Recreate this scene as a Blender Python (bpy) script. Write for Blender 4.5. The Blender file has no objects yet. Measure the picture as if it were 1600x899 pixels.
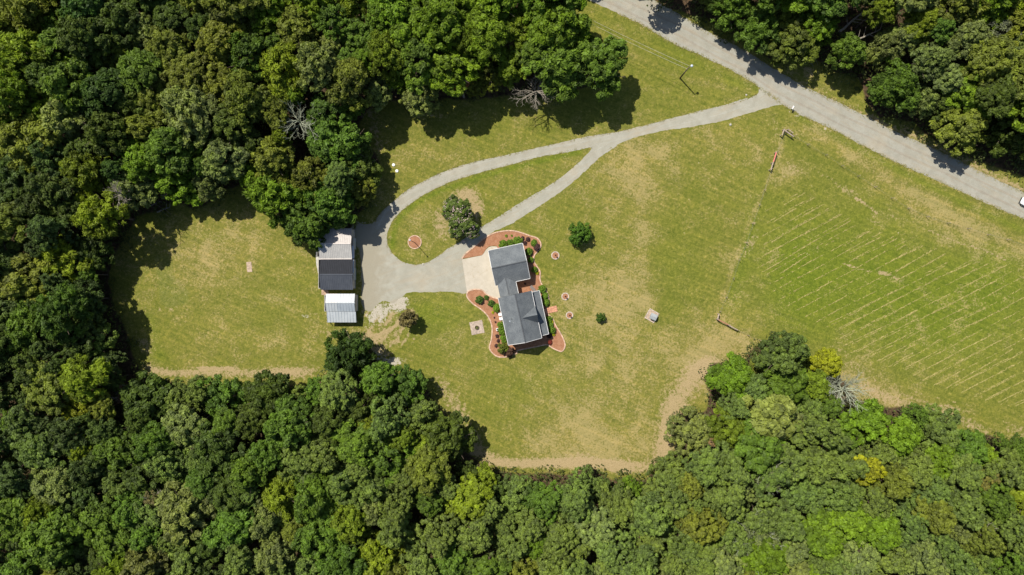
import bpy, bmesh, math, random
import numpy as np
from mathutils import Vector, Matrix
from mathutils.geometry import tessellate_polygon

random.seed(7)
SC = bpy.context.scene
COL = SC.collection
PI = math.pi
R = math.radians

# ------------------------------------------------------------------ camera, sky, sun, exposure
H = 150.0                      # height of the camera above the lawn
K = 225.0 / 1600.0             # metres on the ground per photo pixel
cam = bpy.data.cameras.new('camera')
cam.lens = 24.0; cam.sensor_width = 36.0; cam.clip_start = 1.0; cam.clip_end = 12000.0
camo = bpy.data.objects.new('camera', cam); COL.objects.link(camo)
camo.location = (0, 0, H); camo.rotation_euler = (0, 0, 0)
SC.camera = camo

SUN_EL = R(57.0); SAZ = (-0.67, 0.742)
world = bpy.data.worlds.new('World'); SC.world = world; world.use_nodes = True
wt = world.node_tree; wt.nodes.clear()
sky = wt.nodes.new('ShaderNodeTexSky'); sky.sky_type = 'NISHITA'; sky.sun_disc = False
sky.sun_elevation = SUN_EL; sky.sun_rotation = math.atan2(SAZ[0], SAZ[1]) % (2 * PI)
bg = wt.nodes.new('ShaderNodeBackground'); bg.inputs['Strength'].default_value = 0.09
wo = wt.nodes.new('ShaderNodeOutputWorld')
wt.links.new(sky.outputs[0], bg.inputs[0]); wt.links.new(bg.outputs[0], wo.inputs[0])
sl = bpy.data.lights.new('sun', 'SUN'); sl.energy = 5.0; sl.angle = R(0.5); sl.color = (1.0, 0.945, 0.86)
so = bpy.data.objects.new('sun', sl); COL.objects.link(so)
d = Vector((SAZ[0] * math.cos(SUN_EL), SAZ[1] * math.cos(SUN_EL), math.sin(SUN_EL)))
so.rotation_euler = d.to_track_quat('Z', 'Y').to_euler(); so.location = (0, 0, 200)
SC.view_settings.view_transform = 'Standard'; SC.view_settings.look = 'None'
SC.view_settings.exposure = 0.2; SC.view_settings.gamma = 1.0; SC.view_settings.use_curve_mapping = False

# ------------------------------------------------------------------ helpers
def P(px, py, z=0.0):          # where a point of height z stands in the place
    s = K * (1 - z / H)
    return Vector(((px - 800) * s, -(py - 449.5) * s, z))

def link(name, me, mat=None, parent=None, loc=None, rotz=0.0):
    o = bpy.data.objects.new(name, me); COL.objects.link(o)
    if mat is not None and me is not None and not me.materials: me.materials.append(mat)
    if parent is not None: o.parent = parent
    if loc is not None: o.location = loc
    if rotz: o.rotation_euler = (0, 0, rotz)
    return o

def empty(name, loc, rotz=0.0): return link(name, None, loc=loc, rotz=rotz)

def tag(o, label=None, cat=None, group=None, kind=None):
    if label: o['label'] = label
    if cat: o['category'] = cat
    if group: o['group'] = group
    if kind: o['kind'] = kind
    return o

def mesh_np(name, V, F, smooth=False):
    """V (n,3) array, F (m,k) int array of k-gons"""
    me = bpy.data.meshes.new(name)
    V = np.asarray(V, dtype=np.float32); F = np.asarray(F, dtype=np.int32)
    m, k = F.shape
    me.vertices.add(len(V)); me.vertices.foreach_set('co', V.ravel())
    me.loops.add(m * k); me.loops.foreach_set('vertex_index', F.ravel())
    me.polygons.add(m)
    me.polygons.foreach_set('loop_start', np.arange(0, m * k, k, dtype=np.int32))
    me.polygons.foreach_set('loop_total', np.full(m, k, dtype=np.int32))
    me.update(calc_edges=True)
    if smooth: me.polygons.foreach_set('use_smooth', np.ones(m, dtype=bool))
    return me

class MB:
    def __init__(self): self.v = []; self.f = []
    def box(self, x0, x1, y0, y1, z0, z1, M=None):
        n = len(self.v)
        for x, y, z in ((x0,y0,z0),(x1,y0,z0),(x1,y1,z0),(x0,y1,z0),(x0,y0,z1),(x1,y0,z1),(x1,y1,z1),(x0,y1,z1)):
            p = Vector((x, y, z)); self.v.append(tuple(M @ p if M else p))
        for f in ((3,2,1,0),(4,5,6,7),(0,1,5,4),(1,2,6,5),(2,3,7,6),(3,0,4,7)): self.f.append(tuple(n + i for i in f))
        return self
    def bar(self, a, b, w, h=None):
        a = Vector(a); b = Vector(b); dz = b - a; L = dz.length
        q = dz.to_track_quat('X', 'Z').to_matrix().to_4x4(); q.translation = a
        h = h or w
        return self.box(0, L, -w/2, w/2, -h/2, h/2, q)
    def tube(self, a, b, r0, r1=None, n=8, cap=True):
        a = Vector(a); b = Vector(b); r1 = r0 if r1 is None else r1
        q = (b - a).to_track_quat('Z', 'Y').to_matrix(); s = len(self.v)
        for c, r in ((a, r0), (b, r1)):
            for i in range(n):
                t = 2 * PI * i / n
                self.v.append(tuple(c + q @ Vector((r * math.cos(t), r * math.sin(t), 0))))
        for i in range(n): self.f.append((s+i, s+(i+1) % n, s+n+(i+1) % n, s+n+i))
        if cap: self.f.append(tuple(s+i for i in reversed(range(n)))); self.f.append(tuple(s+n+i for i in range(n)))
        return self
    def slab(self, pts, t, down=True):
        """roof panel or plate: polygon pts (3D, ccw from above) given thickness t below"""
        n = len(self.v); k = len(pts)
        for p in pts: self.v.append(tuple(p))
        for p in pts: self.v.append((p[0], p[1], p[2] - t))
        self.f.append(tuple(range(n, n + k))); self.f.append(tuple(n + k + i for i in reversed(range(k))))
        for i in range(k):
            j = (i + 1) % k; self.f.append((n + i, n + k + i, n + k + j, n + j))
        return self
    def lathe(self, prof, c=(0,0,0), n=16):
        s = len(self.v)
        for r, z in prof:
            for i in range(n):
                t = 2*PI*i/n; self.v.append((c[0]+r*math.cos(t), c[1]+r*math.sin(t), c[2]+z))
        for j in range(len(prof)-1):
            for i in range(n):
                a = s+j*n+i; b = s+j*n+(i+1) % n; self.f.append((a, b, b+n, a+n))
        self.f.append(tuple(s+i for i in reversed(range(n)))); self.f.append(tuple(s+(len(prof)-1)*n+i for i in range(n)))
        return self
    def build(self, name, mat, parent=None, smooth=False, bevel=0.0):
        me = bpy.data.meshes.new(name); me.from_pydata(self.v, [], self.f)
        if bevel:
            bm = bmesh.new(); bm.from_mesh(me)
            bmesh.ops.bevel(bm, geom=list(bm.edges), offset=bevel, segments=2, affect='EDGES'); bm.to_mesh(me); bm.free()
        me.update()
        if smooth:
            for p in me.polygons: p.use_smooth = True
        return link(name, me, mat, parent)

def inpoly(px, py, poly):
    px = np.asarray(px, float); py = np.asarray(py, float); c = np.zeros(px.shape, bool)
    n = len(poly); j = n - 1
    for i in range(n):
        xi, yi = poly[i]; xj, yj = poly[j]
        if yi != yj:
            c ^= ((yi > py) != (yj > py)) & (px < (xj - xi) * (py - yi) / (yj - yi) + xi)
        j = i
    return c

def dline(px, py, pts, closed=False):
    d = np.full(np.shape(px), 1e9)
    q = list(pts) + ([pts[0]] if closed else [])
    for (x0, y0), (x1, y1) in zip(q[:-1], q[1:]):
        dx, dy = x1-x0, y1-y0; L = dx*dx+dy*dy or 1e-9
        t = np.clip(((px-x0)*dx + (py-y0)*dy)/L, 0, 1)
        d = np.minimum(d, np.hypot(px-x0-t*dx, py-y0-t*dy))
    return d

def smooth_line(pts, step=3.0, closed=False):
    """Catmull-Rom through photo points, resampled"""
    out = []; n = len(pts); rng = range(n if closed else n - 1)
    for i in rng:
        g = (lambda j: pts[j % n]) if closed else (lambda j: pts[min(max(j, 0), n-1)])
        p0, p1, p2, p3 = g(i-1), g(i), g(i+1), g(i+2)
        L = math.hypot(p2[0]-p1[0], p2[1]-p1[1]); m = max(1, int(L/step))
        for s in range(m):
            t = s/m
            out.append(tuple(0.5*((2*p1[a]) + (-p0[a]+p2[a])*t + (2*p0[a]-5*p1[a]+4*p2[a]-p3[a])*t*t + (-p0[a]+3*p1[a]-3*p2[a]+p3[a])*t**3) for a in (0, 1)))
    if not closed: out.append(tuple(pts[-1]))
    return out

def rough(pts, amp, seed=1, closed=True):
    r = random.Random(seed); out = []; ph = [r.random()*6 for _ in range(4)]
    for i, (x, y) in enumerate(pts):
        a = amp*(0.5*math.sin(i*0.9+ph[0]) + 0.4*math.sin(i*0.37+ph[1]) + r.uniform(-.7, .7))
        b = amp*(0.5*math.sin(i*0.8+ph[2]) + 0.4*math.sin(i*0.31+ph[3]) + r.uniform(-.7, .7))
        out.append((x+a, y+b))
    return out

def sheet(name, loops, z, mat, parent=None, thick=0.0):
    """flat sheet from photo-pixel outlines (first outer, others holes)"""
    V3 = [[P(x, y, 0) for x, y in lp] for lp in loops]
    tris = tessellate_polygon(V3)
    flat = [v for lp in V3 for v in lp]
    vs = [(v.x, v.y, z) for v in flat]; fs = []
    for a, b, c in tris:
        n = (flat[b]-flat[a]).cross(flat[c]-flat[a])
        fs.append((a, b, c) if n.z > 0 else (a, c, b))
    if thick:
        o = 0
        for lp in V3:
            k = len(lp); base = len(vs)
            vs += [(v.x, v.y, z-thick) for v in lp]
            for i in range(k):
                j = (i+1) % k; fs.append((o+i, base+i, base+j, o+j))
            o += k
    me = bpy.data.meshes.new(name); me.from_pydata(vs, [], fs); me.update()
    return link(name, me, mat, parent)

# ------------------------------------------------------------------ materials
class NT:
    def __init__(self, name):
        self.m = bpy.data.materials.new(name); self.m.use_nodes = True
        self.t = self.m.node_tree; self.t.nodes.clear()
        self.out = self.n('ShaderNodeOutputMaterial'); self.b = self.n('ShaderNodeBsdfPrincipled')
        self.l(self.b.outputs[0], self.out.inputs[0])
        g = self.n('ShaderNodeNewGeometry'); self.pos = g.outputs['Position']
        tc = self.n('ShaderNodeTexCoord'); self.obj = tc.outputs['Object']
    def n(self, t): return self.t.nodes.new(t)
    def l(self, a, b): self.t.links.new(a, b)
    def set(self, sock, v):
        if isinstance(v, bpy.types.NodeSocket): self.l(v, sock)
        elif isinstance(v, tuple) and len(v) == 3 and sock.type == 'RGBA': sock.default_value = (*v, 1)
        else: sock.default_value = v
    def noise(self, scale, detail=3, rough=0.6, vec=None, dist=0.0, stretch=None):
        v = vec or self.pos
        if stretch:
            mp = self.n('ShaderNodeMapping'); mp.vector_type = 'TEXTURE'; self.l(v, mp.inputs[0])
            mp.inputs['Scale'].default_value = tuple(1/q for q in stretch[0]); mp.inputs['Rotation'].default_value = (0, 0, stretch[1]); v = mp.outputs[0]
        x = self.n('ShaderNodeTexNoise'); self.l(v, x.inputs['Vector']); x.inputs['Scale'].default_value = scale
        x.inputs['Detail'].default_value = detail; x.inputs['Roughness'].default_value = rough; x.inputs['Distortion'].default_value = dist
        return x.outputs['Fac']
    def ramp(self, f, a, b, lo=0.0, hi=1.0):
        x = self.n('ShaderNodeMapRange'); x.interpolation_type = 'SMOOTHSTEP'
        self.set(x.inputs[0], f); x.inputs[1].default_value = a; x.inputs[2].default_value = b
        x.inputs[3].default_value = lo; x.inputs[4].default_value = hi; return x.outputs[0]
    def math(self, op, a, b=None, c=None):
        x = self.n('ShaderNodeMath'); x.operation = op; self.set(x.inputs[0], a)
        if b is not None: self.set(x.inputs[1], b)
        if c is not None: self.set(x.inputs[2], c)
        return x.outputs[0]
    def mix(self, f, a, b, mode='MIX'):
        x = self.n('ShaderNodeMix'); x.data_type = 'RGBA'; x.blend_type = mode
        self.set(x.inputs[0], f); self.set(x.inputs[6], a); self.set(x.inputs[7], b); return x.outputs[2]
    def attr(self, name):
        x = self.n('ShaderNodeAttribute'); x.attribute_name = name; return x.outputs['Fac']
    def bump(self, h, strength=0.4, dist=0.1):
        x = self.n('ShaderNodeBump'); self.set(x.inputs['Height'], h); x.inputs['Strength'].default_value = strength
        x.inputs['Distance'].default_value = dist; self.l(x.outputs[0], self.b.inputs['Normal'])
    def fin(self, col, rough=0.9, spec=0.3, metal=0.0):
        self.set(self.b.inputs['Base Color'], col); self.b.inputs['Roughness'].default_value = rough
        self.b.inputs['Specular IOR Level'].default_value = spec; self.b.inputs['Metallic'].default_value = metal
        return self.m

def simple(name, c, rough=0.7, spec=0.3, metal=0.0, var=0.15, scale=3.0, bump=0.0):
    t = NT(name)
    lo = tuple(v*(1-var) for v in c); hi = tuple(min(1, v*(1+var)) for v in c)
    n = t.noise(scale, 4, 0.6, t.obj)
    if bump: t.bump(n, bump, 0.05)
    return t.fin(t.mix(t.ramp(n, .3, .7), lo, hi), rough, spec, metal)

def mat_ground():
    t = NT('grass_and_soil')
    big = t.noise(.035, 4, .6); mid = t.noise(.22, 4, .62, dist=.6); sm = t.noise(1.3, 4, .65, dist=.4); fine = t.noise(5.5, 3, .7)
    stk = t.noise(2.6, 3, .75)
    spk = t.noise(1.35, 4, .78, dist=1.2)
    A = (.146, .160, .022); B = (.222, .192, .052); L = (.118, .158, .013); C = (.125, .160, .045)
    dry = t.math('ADD', t.attr('dry'), t.math('MULTIPLY', t.math('SUBTRACT', mid, .5), .9))
    dry = t.math('ADD', dry, t.math('MULTIPLY', t.math('SUBTRACT', big, .5), .8))
    dry = t.math('ADD', dry, t.math('MULTIPLY', t.math('SUBTRACT', sm, .5), .8))
    col = t.mix(t.ramp(dry, .0, 1.25), A, B)
    lush = t.math('ADD', t.attr('lush'), t.math('MULTIPLY', t.math('SUBTRACT', sm, .5), .9))
    col = t.mix(t.ramp(lush, .1, 1.0), col, L)
    col = t.mix(t.ramp(t.math('ADD', t.attr('cool'), t.math('MULTIPLY', t.math('SUBTRACT', sm, .5), .5)), .25, .75), col, C)
    m2 = t.noise(.55, 5, .7, dist=.8)
    col = t.mix(t.ramp(m2, .52, .68, 0, .40), col, t.mix(1.0, col, (1.32, 1.2, 1.35), 'MULTIPLY'))
    col = t.mix(t.ramp(m2, .34, .47, .42, 0), col, t.mix(1.0, col, (.70, .80, .62), 'MULTIPLY'))
    # mottled tufts
    col = t.mix(t.ramp(sm, .42, .72, 0, .55), col, t.mix(1.0, col, (1.5, 1.35, 1.45), 'MULTIPLY'))
    col = t.mix(t.ramp(fine, .35, .62, .5, 0), col, t.mix(1.0, col, (.52, .60, .5), 'MULTIPLY'))
    col = t.mix(t.ramp(spk, .38, .5, .55, 0), col, t.mix(1.0, col, (.55, .64, .55), 'MULTIPLY'))
    col = t.mix(t.ramp(spk, .51, .64, 0, .62), col, t.mix(1.0, col, (1.6, 1.4, 1.7), 'MULTIPLY'))
    # dead straw flecks
    stf = t.math('ADD', t.math('MULTIPLY', t.ramp(dry, .2, 1.1), .20), t.math('MULTIPLY', t.math('SUBTRACT', mid, .5), .3))
    flk = t.math('ADD', t.math('ADD', t.math('MULTIPLY', stk, .75), t.math('MULTIPLY', fine, .25)), stf)
    col = t.mix(t.ramp(flk, .585, .72, 0, .65), col, (.34, .275, .115))
    mow = t.noise(.8, 3, .6, stretch=((.06, 1.6, 1), R(-22)), dist=.15)
    mow2 = t.noise(.8, 3, .6, stretch=((.06, 1.6, 1), R(48)), dist=.25)
    col = t.mix(t.ramp(mow2, .52, .68, 0, .22), col, t.mix(1.0, col, (1.38, 1.25, 1.3), 'MULTIPLY'))
    col = t.mix(t.ramp(mow, .50, .62, 0, .38), col, t.mix(1.0, col, (1.4, 1.28, 1.3), 'MULTIPLY'))
    col = t.mix(t.ramp(mow, .34, .48, .30, 0), col, t.mix(1.0, col, (.62, .72, .6), 'MULTIPLY'))
    # bare soil
    bf = t.math('ADD', t.attr('bare'), t.math('MULTIPLY', t.math('SUBTRACT', t.math('ADD', t.math('MULTIPLY', sm, .5), t.math('ADD', t.math('MULTIPLY', fine, .2), t.math('MULTIPLY', spk, .3))), .5), 4.2))
    soil = t.mix(t.ramp(fine, .3, .7), (.29, .21, .105), (.45, .345, .195))
    col = t.mix(t.ramp(bf, .45, 1.0, 0, .85), col, soil)
    # loose gravel
    gf = t.math('ADD', t.attr('gravel'), t.math('MULTIPLY', t.math('SUBTRACT', t.math('ADD', t.math('MULTIPLY', sm, .5), t.math('MULTIPLY', spk, .5)), .5), 4.0))
    gr = t.mix(t.ramp(fine, .3, .7), (.31, .27, .20), (.52, .48, .39))
    col = t.mix(t.ramp(gf, .50, .85), col, gr)
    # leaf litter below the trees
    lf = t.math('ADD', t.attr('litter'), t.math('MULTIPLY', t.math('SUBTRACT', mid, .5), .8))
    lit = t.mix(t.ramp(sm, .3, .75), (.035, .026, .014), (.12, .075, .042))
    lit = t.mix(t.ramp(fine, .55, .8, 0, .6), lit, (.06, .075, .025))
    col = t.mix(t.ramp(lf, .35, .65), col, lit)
    t.bump(t.math('ADD', t.math('MULTIPLY', fine, .5), sm), .75, .16)
    return t.fin(col, .95, .15)

def mat_gravel(name, a, b, trk, yard=False):
    t = NT(name)
    sm = t.noise(.5, 4, .6, dist=.5); fine = t.noise(7, 3, .8); mid = t.noise(.12, 3, .6)
    st = t.noise(1.4, 3, .6, stretch=((.12, 1.0, 1), R(trk)))
    col = t.mix(t.ramp(sm, .3, .7), a, b)
    col = t.mix(t.ramp(st, .45, .72, 0, .5), col, (.37, .315, .225))
    col = t.mix(t.ramp(mid, .5, .75, 0, .5), col, (.44, .37, .26))
    col = t.mix(t.ramp(fine, .35, .65, .5, 0), col, t.mix(1.0, col, (.62, .62, .62), 'MULTIPLY'))
    col = t.mix(t.ramp(t.math('MULTIPLY', fine, t.noise(.35, 4, .7)), .33, .42, 0, .45), col, (.16, .15, .07))
    if yard:      # trodden earth showing through beside the sheds
        sx = t.n('ShaderNodeSeparateXYZ'); t.l(t.pos, sx.inputs[0])
        e = t.math('ADD', t.math('ADD', sx.outputs[0], t.math('MULTIPLY', t.math('ABSOLUTE', t.math('ADD', sx.outputs[1], -4.0)), .10)), t.math('MULTIPLY', t.math('SUBTRACT', sm, .5), 9))
        earth = t.mix(t.ramp(fine, .3, .7), (.25, .225, .16), (.335, .305, .232))
        col = t.mix(t.ramp(e, -30.5, -25.5, .85, 0), col, earth)
    t.bump(fine, .6, .05)
    return t.fin(col, .95, .2)

M = {}
M['ground'] = mat_ground()
M['road'] = mat_gravel('road_gravel', (.32, .308, .25), (.38, .368, .305), -27)
M['drive'] = mat_gravel('drive_gravel', (.34, .325, .258), (.40, .385, .312), 20, True)
def mat_concrete():
    t = NT('apron_concrete'); n = t.noise(.7, 5, .65); f = t.noise(9, 3, .7); s = t.noise(.45, 4, .7, dist=1.5)
    c = t.mix(t.ramp(n, .3, .7), (.44, .395, .31), (.51, .46, .37)); c = t.mix(t.ramp(s, .56, .7, 0, .5), c, (.36, .29, .19))
    c = t.mix(t.ramp(f, .3, .6, .25, 0), c, (.35, .29, .21)); t.bump(f, .2, .02); return t.fin(c, .85, .3)
M['concrete'] = mat_concrete()
def mat_mulch():
    t = NT('pine_straw_mulch'); n = t.noise(1.2, 4, .65); f = t.noise(8, 3, .8, dist=1)
    c = t.mix(t.ramp(n, .3, .7), (.32, .155, .085), (.43, .235, .14)); c = t.mix(t.ramp(f, .35, .62, .75, 0), c, (.27, .11, .05))
    c = t.mix(t.ramp(f, .58, .75, 0, .6), c, (.62, .36, .2)); t.bump(f, .8, .08); return t.fin(c, .95, .15)
M['mulch'] = mat_mulch()
M['edging'] = simple('edging_paver', (.52, .355, .25), .9, .2, 0, .3, 2.5)
M['edging_pale'] = simple('edging_paver_pale', (.50, .42, .345), .9, .2, 0, .3, 2.5)
def mat_shingle():
    t = NT('roof_shingle'); n = t.noise(.6, 4, .6); f = t.noise(5.5, 3, .8, vec=t.obj)
    w = t.n('ShaderNodeTexWave'); t.l(t.obj, w.inputs[0]); w.wave_type = 'BANDS'; w.bands_direction = 'Z'; w.inputs['Scale'].default_value = 2.6; w.inputs['Distortion'].default_value = .4
    c = t.mix(t.ramp(n, .3, .7), (.090, .101, .111), (.124, .137, .146)); c = t.mix(t.ramp(f, .3, .7, 0, 1), c, t.mix(1.0, c, (1.65, 1.62, 1.55), 'MULTIPLY'))
    c = t.mix(t.ramp(w.outputs['Fac'], 0, .3, .3, 0), c, (.06, .064, .068)); t.bump(f, .5, .03); return t.fin(c, .9, .25)
M['shingle'] = mat_shingle()
M['ridge'] = simple('ridge_shingle', (.085, .09, .095), .9, .2)
M['trim'] = simple('white_trim', (.72, .71, .68), .5, .4, 0, .05)
M['siding'] = simple('cream_siding', (.55, .50, .42), .7, .3, 0, .08)
M['brickred'] = simple('brick_base', (.30, .13, .09), .9, .2, 0, .25, 6)
M['glass'] = simple('window_glass', (.03, .04, .05), .08, .6, 0, .1)
M['door'] = simple('painted_door', (.16, .05, .035), .5, .4)
M['deck'] = simple('porch_deck', (.36, .22, .15), .85, .2, 0, .2)
M['terra'] = simple('terracotta_slab', (.52, .26, .16), .9, .2, 0, .18, 2.0)
def mat_metal(name, a, b, stain, rough=.45, spec=.5):
    t = NT(name); n = t.noise(.8, 4, .65, vec=t.obj); s = t.noise(2.0, 4, .7, vec=t.obj, stretch=((6, .4, 1), 0))
    c = t.mix(t.ramp(n, .3, .7), a, b); c = t.mix(t.ramp(s, .5, .75, 0, .6), c, stain); return t.fin(c, rough, spec)
M['m_grey'] = mat_metal('weathered_grey_metal', (.36, .35, .33), (.44, .43, .40), (.28, .255, .23))
M['m_pale'] = mat_metal('pale_metal_sheet', (.38, .345, .32), (.46, .42, .385), (.28, .235, .20))
M['m_black'] = mat_metal('black_metal_sheet', (.012, .014, .019), (.017, .019, .026), (.022, .025, .03), .7, .25)
M['m_char'] = mat_metal('charcoal_metal_sheet', (.060, .068, .084), (.078, .087, .103), (.05, .055, .065), .7, .25)
M['m_white'] = mat_metal('galvanised_sheet', (.38, .41, .42), (.44, .47, .48), (.32, .33, .32))
M['m_galv'] = mat_metal('dull_galvanised_sheet', (.30, .34, .37), (.36, .40, .43), (.26, .28, .29))
M['m_cream'] = mat_metal('cream_metal_sheet', (.55, .49, .44), (.60, .54, .49), (.45, .38, .32))
M['m_rib'] = simple('roof_rib_grey', (.52, .50, .46), .5, .4)
M['shedwall'] = simple('shed_wall', (.42, .40, .36), .8, .2, 0, .2, 2)
M['slab'] = simple('old_slab', (.46, .44, .38), .9, .2, 0, .2, 2)
M['pad'] = simple('bare_pad', (.42, .32, .235), .95, .1, 0, .25, 2)
M['wood'] = simple('weathered_wood', (.40, .32, .25), .9, .15, 0, .3, 4)
M['redwood'] = simple('red_brown_rail', (.42, .19, .13), .8, .2, 0, .2, 4)
M['pinkrail'] = simple('faded_red_rail', (.72, .20, .19), .7, .2, 0, .15, 4)
M['wire'] = simple('fence_wire', (.35, .34, .32), .5, .4, .5)
M['cable'] = simple('power_cable', (.60, .56, .44), .5, .4)
M['poleg'] = simple('lamp_pole_dark', (.06, .06, .055), .6, .4)
M['polew'] = simple('timber_pole', (.13, .10, .08), .9, .2)
M['lampw'] = simple('lamp_head_pale', (.50, .56, .64), .35, .5)
M['white'] = simple('white_plastic', (.78, .78, .76), .5, .4, 0, .04)
M['black'] = simple('black_plastic', (.025, .025, .028), .5, .4)
M['stone'] = simple('pale_stone', (.50, .46, .38), .9, .2, 0, .2, 3)
M['paver'] = simple('patio_paver', (.44, .36, .29), .9, .2, 0, .22, 1.8)
M['bowl'] = simple('dark_bowl', (.10, .085, .05), .8, .2)
M['straw'] = simple('cut_straw', (.38, .32, .12), .95, .1, 0, .25, 3)
M['bark'] = simple('tree_bark', (.13, .10, .075), .95, .1, 0, .3, 4, .5)
M['dead'] = simple('bleached_dead_wood', (.27, .24, .19), .95, .1, 0, .25, 3)
M['dead2'] = simple('grey_green_dead_twigs', (.33, .35, .25), .95, .1, 0, .25, 3)
M['paint'] = simple('white_car_paint', (.80, .80, .80), .25, .5, 0, .02)
M['tyre'] = simple('tyre_rubber', (.02, .02, .02), .9, .2)
M['rim'] = simple('alloy_rim', (.45, .45, .46), .3, .5, .8)
M['lens'] = simple('headlight_lens', (.55, .57, .6), .1, .6)
M['seatg'] = simple('outdoor_fabric', (.20, .17, .15), .9, .2)
M['boxgrey'] = simple('grey_box_lid', (.34, .36, .36), .6, .3, 0, .12)

def mat_leaf():
    t = NT('foliage')
    oi = t.n('ShaderNodeObjectInfo'); tone = t.attr('tone')
    n = t.noise(.9, 3, .6)
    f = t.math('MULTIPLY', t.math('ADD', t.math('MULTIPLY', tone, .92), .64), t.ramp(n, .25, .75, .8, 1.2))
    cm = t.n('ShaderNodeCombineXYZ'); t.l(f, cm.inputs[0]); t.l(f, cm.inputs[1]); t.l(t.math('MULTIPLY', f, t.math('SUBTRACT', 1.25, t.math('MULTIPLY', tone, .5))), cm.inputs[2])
    c = t.mix(1.0, oi.outputs['Color'], cm.outputs[0], 'MULTIPLY')
    t.fin(c, .6, .22)
    tr = t.n('ShaderNodeBsdfTranslucent'); t.l(t.mix(1.0, c, (1.25, 1.3, .6), 'MULTIPLY'), tr.inputs[0])
    ms = t.n('ShaderNodeMixShader'); ms.inputs[0].default_value = .22
    t.l(t.b.outputs[0], ms.inputs[1]); t.l(tr.outputs[0], ms.inputs[2]); t.l(ms.outputs[0], t.out.inputs[0])
    return t.m
M['leaf'] = mat_leaf()
M['blossom'] = simple('pink_blossom', (.50, .38, .34), .8, .2, 0, .2)

# ------------------------------------------------------------------ outlines taken from the photograph (pixels)
ROAD_UP = [(700,-190),(860,-90),(1018,-2),(1065,25),(1110,51),(1160,77),(1205,105),(1257,135),(1305,158),(1350,180),(1400,206),(1450,228),(1500,252),(1550,277),(1600,301),(1680,343),(1800,405)]
ROAD_LO = [(1800,440),(1700,390),(1600,343),(1550,322),(1500,299),(1447,275),(1400,254),(1345,226),(1300,202),(1258,183),(1230,168),(1205,150),(1180,132),(1150,114),(1100,89),(1050,67),(1010,43),(965,21),(912,-5),(760,-90),(600,-190)]
DR_TOP = [(1222,128),(1200,131),(1187,139),(1183,147),(1165,156),(1150,160),(1100,172),(1050,185),(1000,198),(960,207),(920,213),(880,222),(840,231),(800,241),(750,251),(700,266),(660,284),(630,302),(607,321),(592,336),(584,348),(572,350),(560,350),(554,360),(556,380),(562,395),(564,420),(565,450),(564,466),(567,480),(578,487),(588,478),(600,470),(613,474),(622,468),(630,463),(636,458),(650,457),(700,456),(731,458),(729,440),(724,415),(723,404),(729,396),(742,384),(756,372),(770,363),(800,349),(840,324),(880,297),(915,267),(940,243),(962,227),(1000,213),(1040,204),(1083,198),(1129,189),(1170,177),(1209,166),(1222,164),(1240,172),(1262,178),(1240,140)]
ISLAND = [(924,232),(900,234),(880,238),(840,246),(800,257),(750,270),(700,286),(660,306),(632,326),(614,345),(606,362),(605,378),(610,392),(620,403),(634,411),(650,414),(665,411),(682,402),(700,389),(722,376),(748,358),(780,339),(820,314),(868,284),(903,255)]
F1 = [(-120,-120),(900,-120),(903,0),(908,25),(935,62),(972,85),(984,108),(968,130),(925,137),(890,145),(862,156),(820,150),(780,152),(735,158),(695,158),(668,172),(640,168),(620,158),(600,160),(575,172),(563,190),(585,225),(600,248),(585,290),(572,325),(556,345),(540,372),(505,372),(480,380),(440,360),(415,335),(398,312),(385,290),(350,300),(322,322),(285,335),(262,318),(240,332),(205,345),(185,372),(170,405),(163,440),(172,478),(190,515),(200,550),(212,578),(235,590),(262,592),(285,600),(330,598),(380,596),(430,596),(470,600),(500,580),(512,550),(540,530),(575,535),(592,560),(608,578),(645,580),(672,605),(692,640),(718,662),(728,700),(760,730),(800,738),(850,738),(880,740),(905,735),(935,732),(962,748),(985,745),(1010,748),(1026,728),(1060,700),(1050,680),(1058,650),(1075,635),(1102,640),(1108,620),(1100,595),(1118,562),(1165,560),(1180,540),(1218,518),(1252,530),(1272,560),(1298,590),(1340,590),(1358,622),(1400,632),(1450,632),(1500,655),(1530,680),(1562,676),(1600,688),(1720,720),(1720,1020),(-120,1020)]
F2 = [(1018,-120),(1018,0),(1060,14),(1110,28),(1145,50),(1185,75),(1215,95),(1260,92),(1275,88),(1305,108),(1350,122),(1358,155),(1385,185),(1440,192),(1455,212),(1500,238),(1545,255),(1600,275),(1720,320),(1720,-120)]

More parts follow.
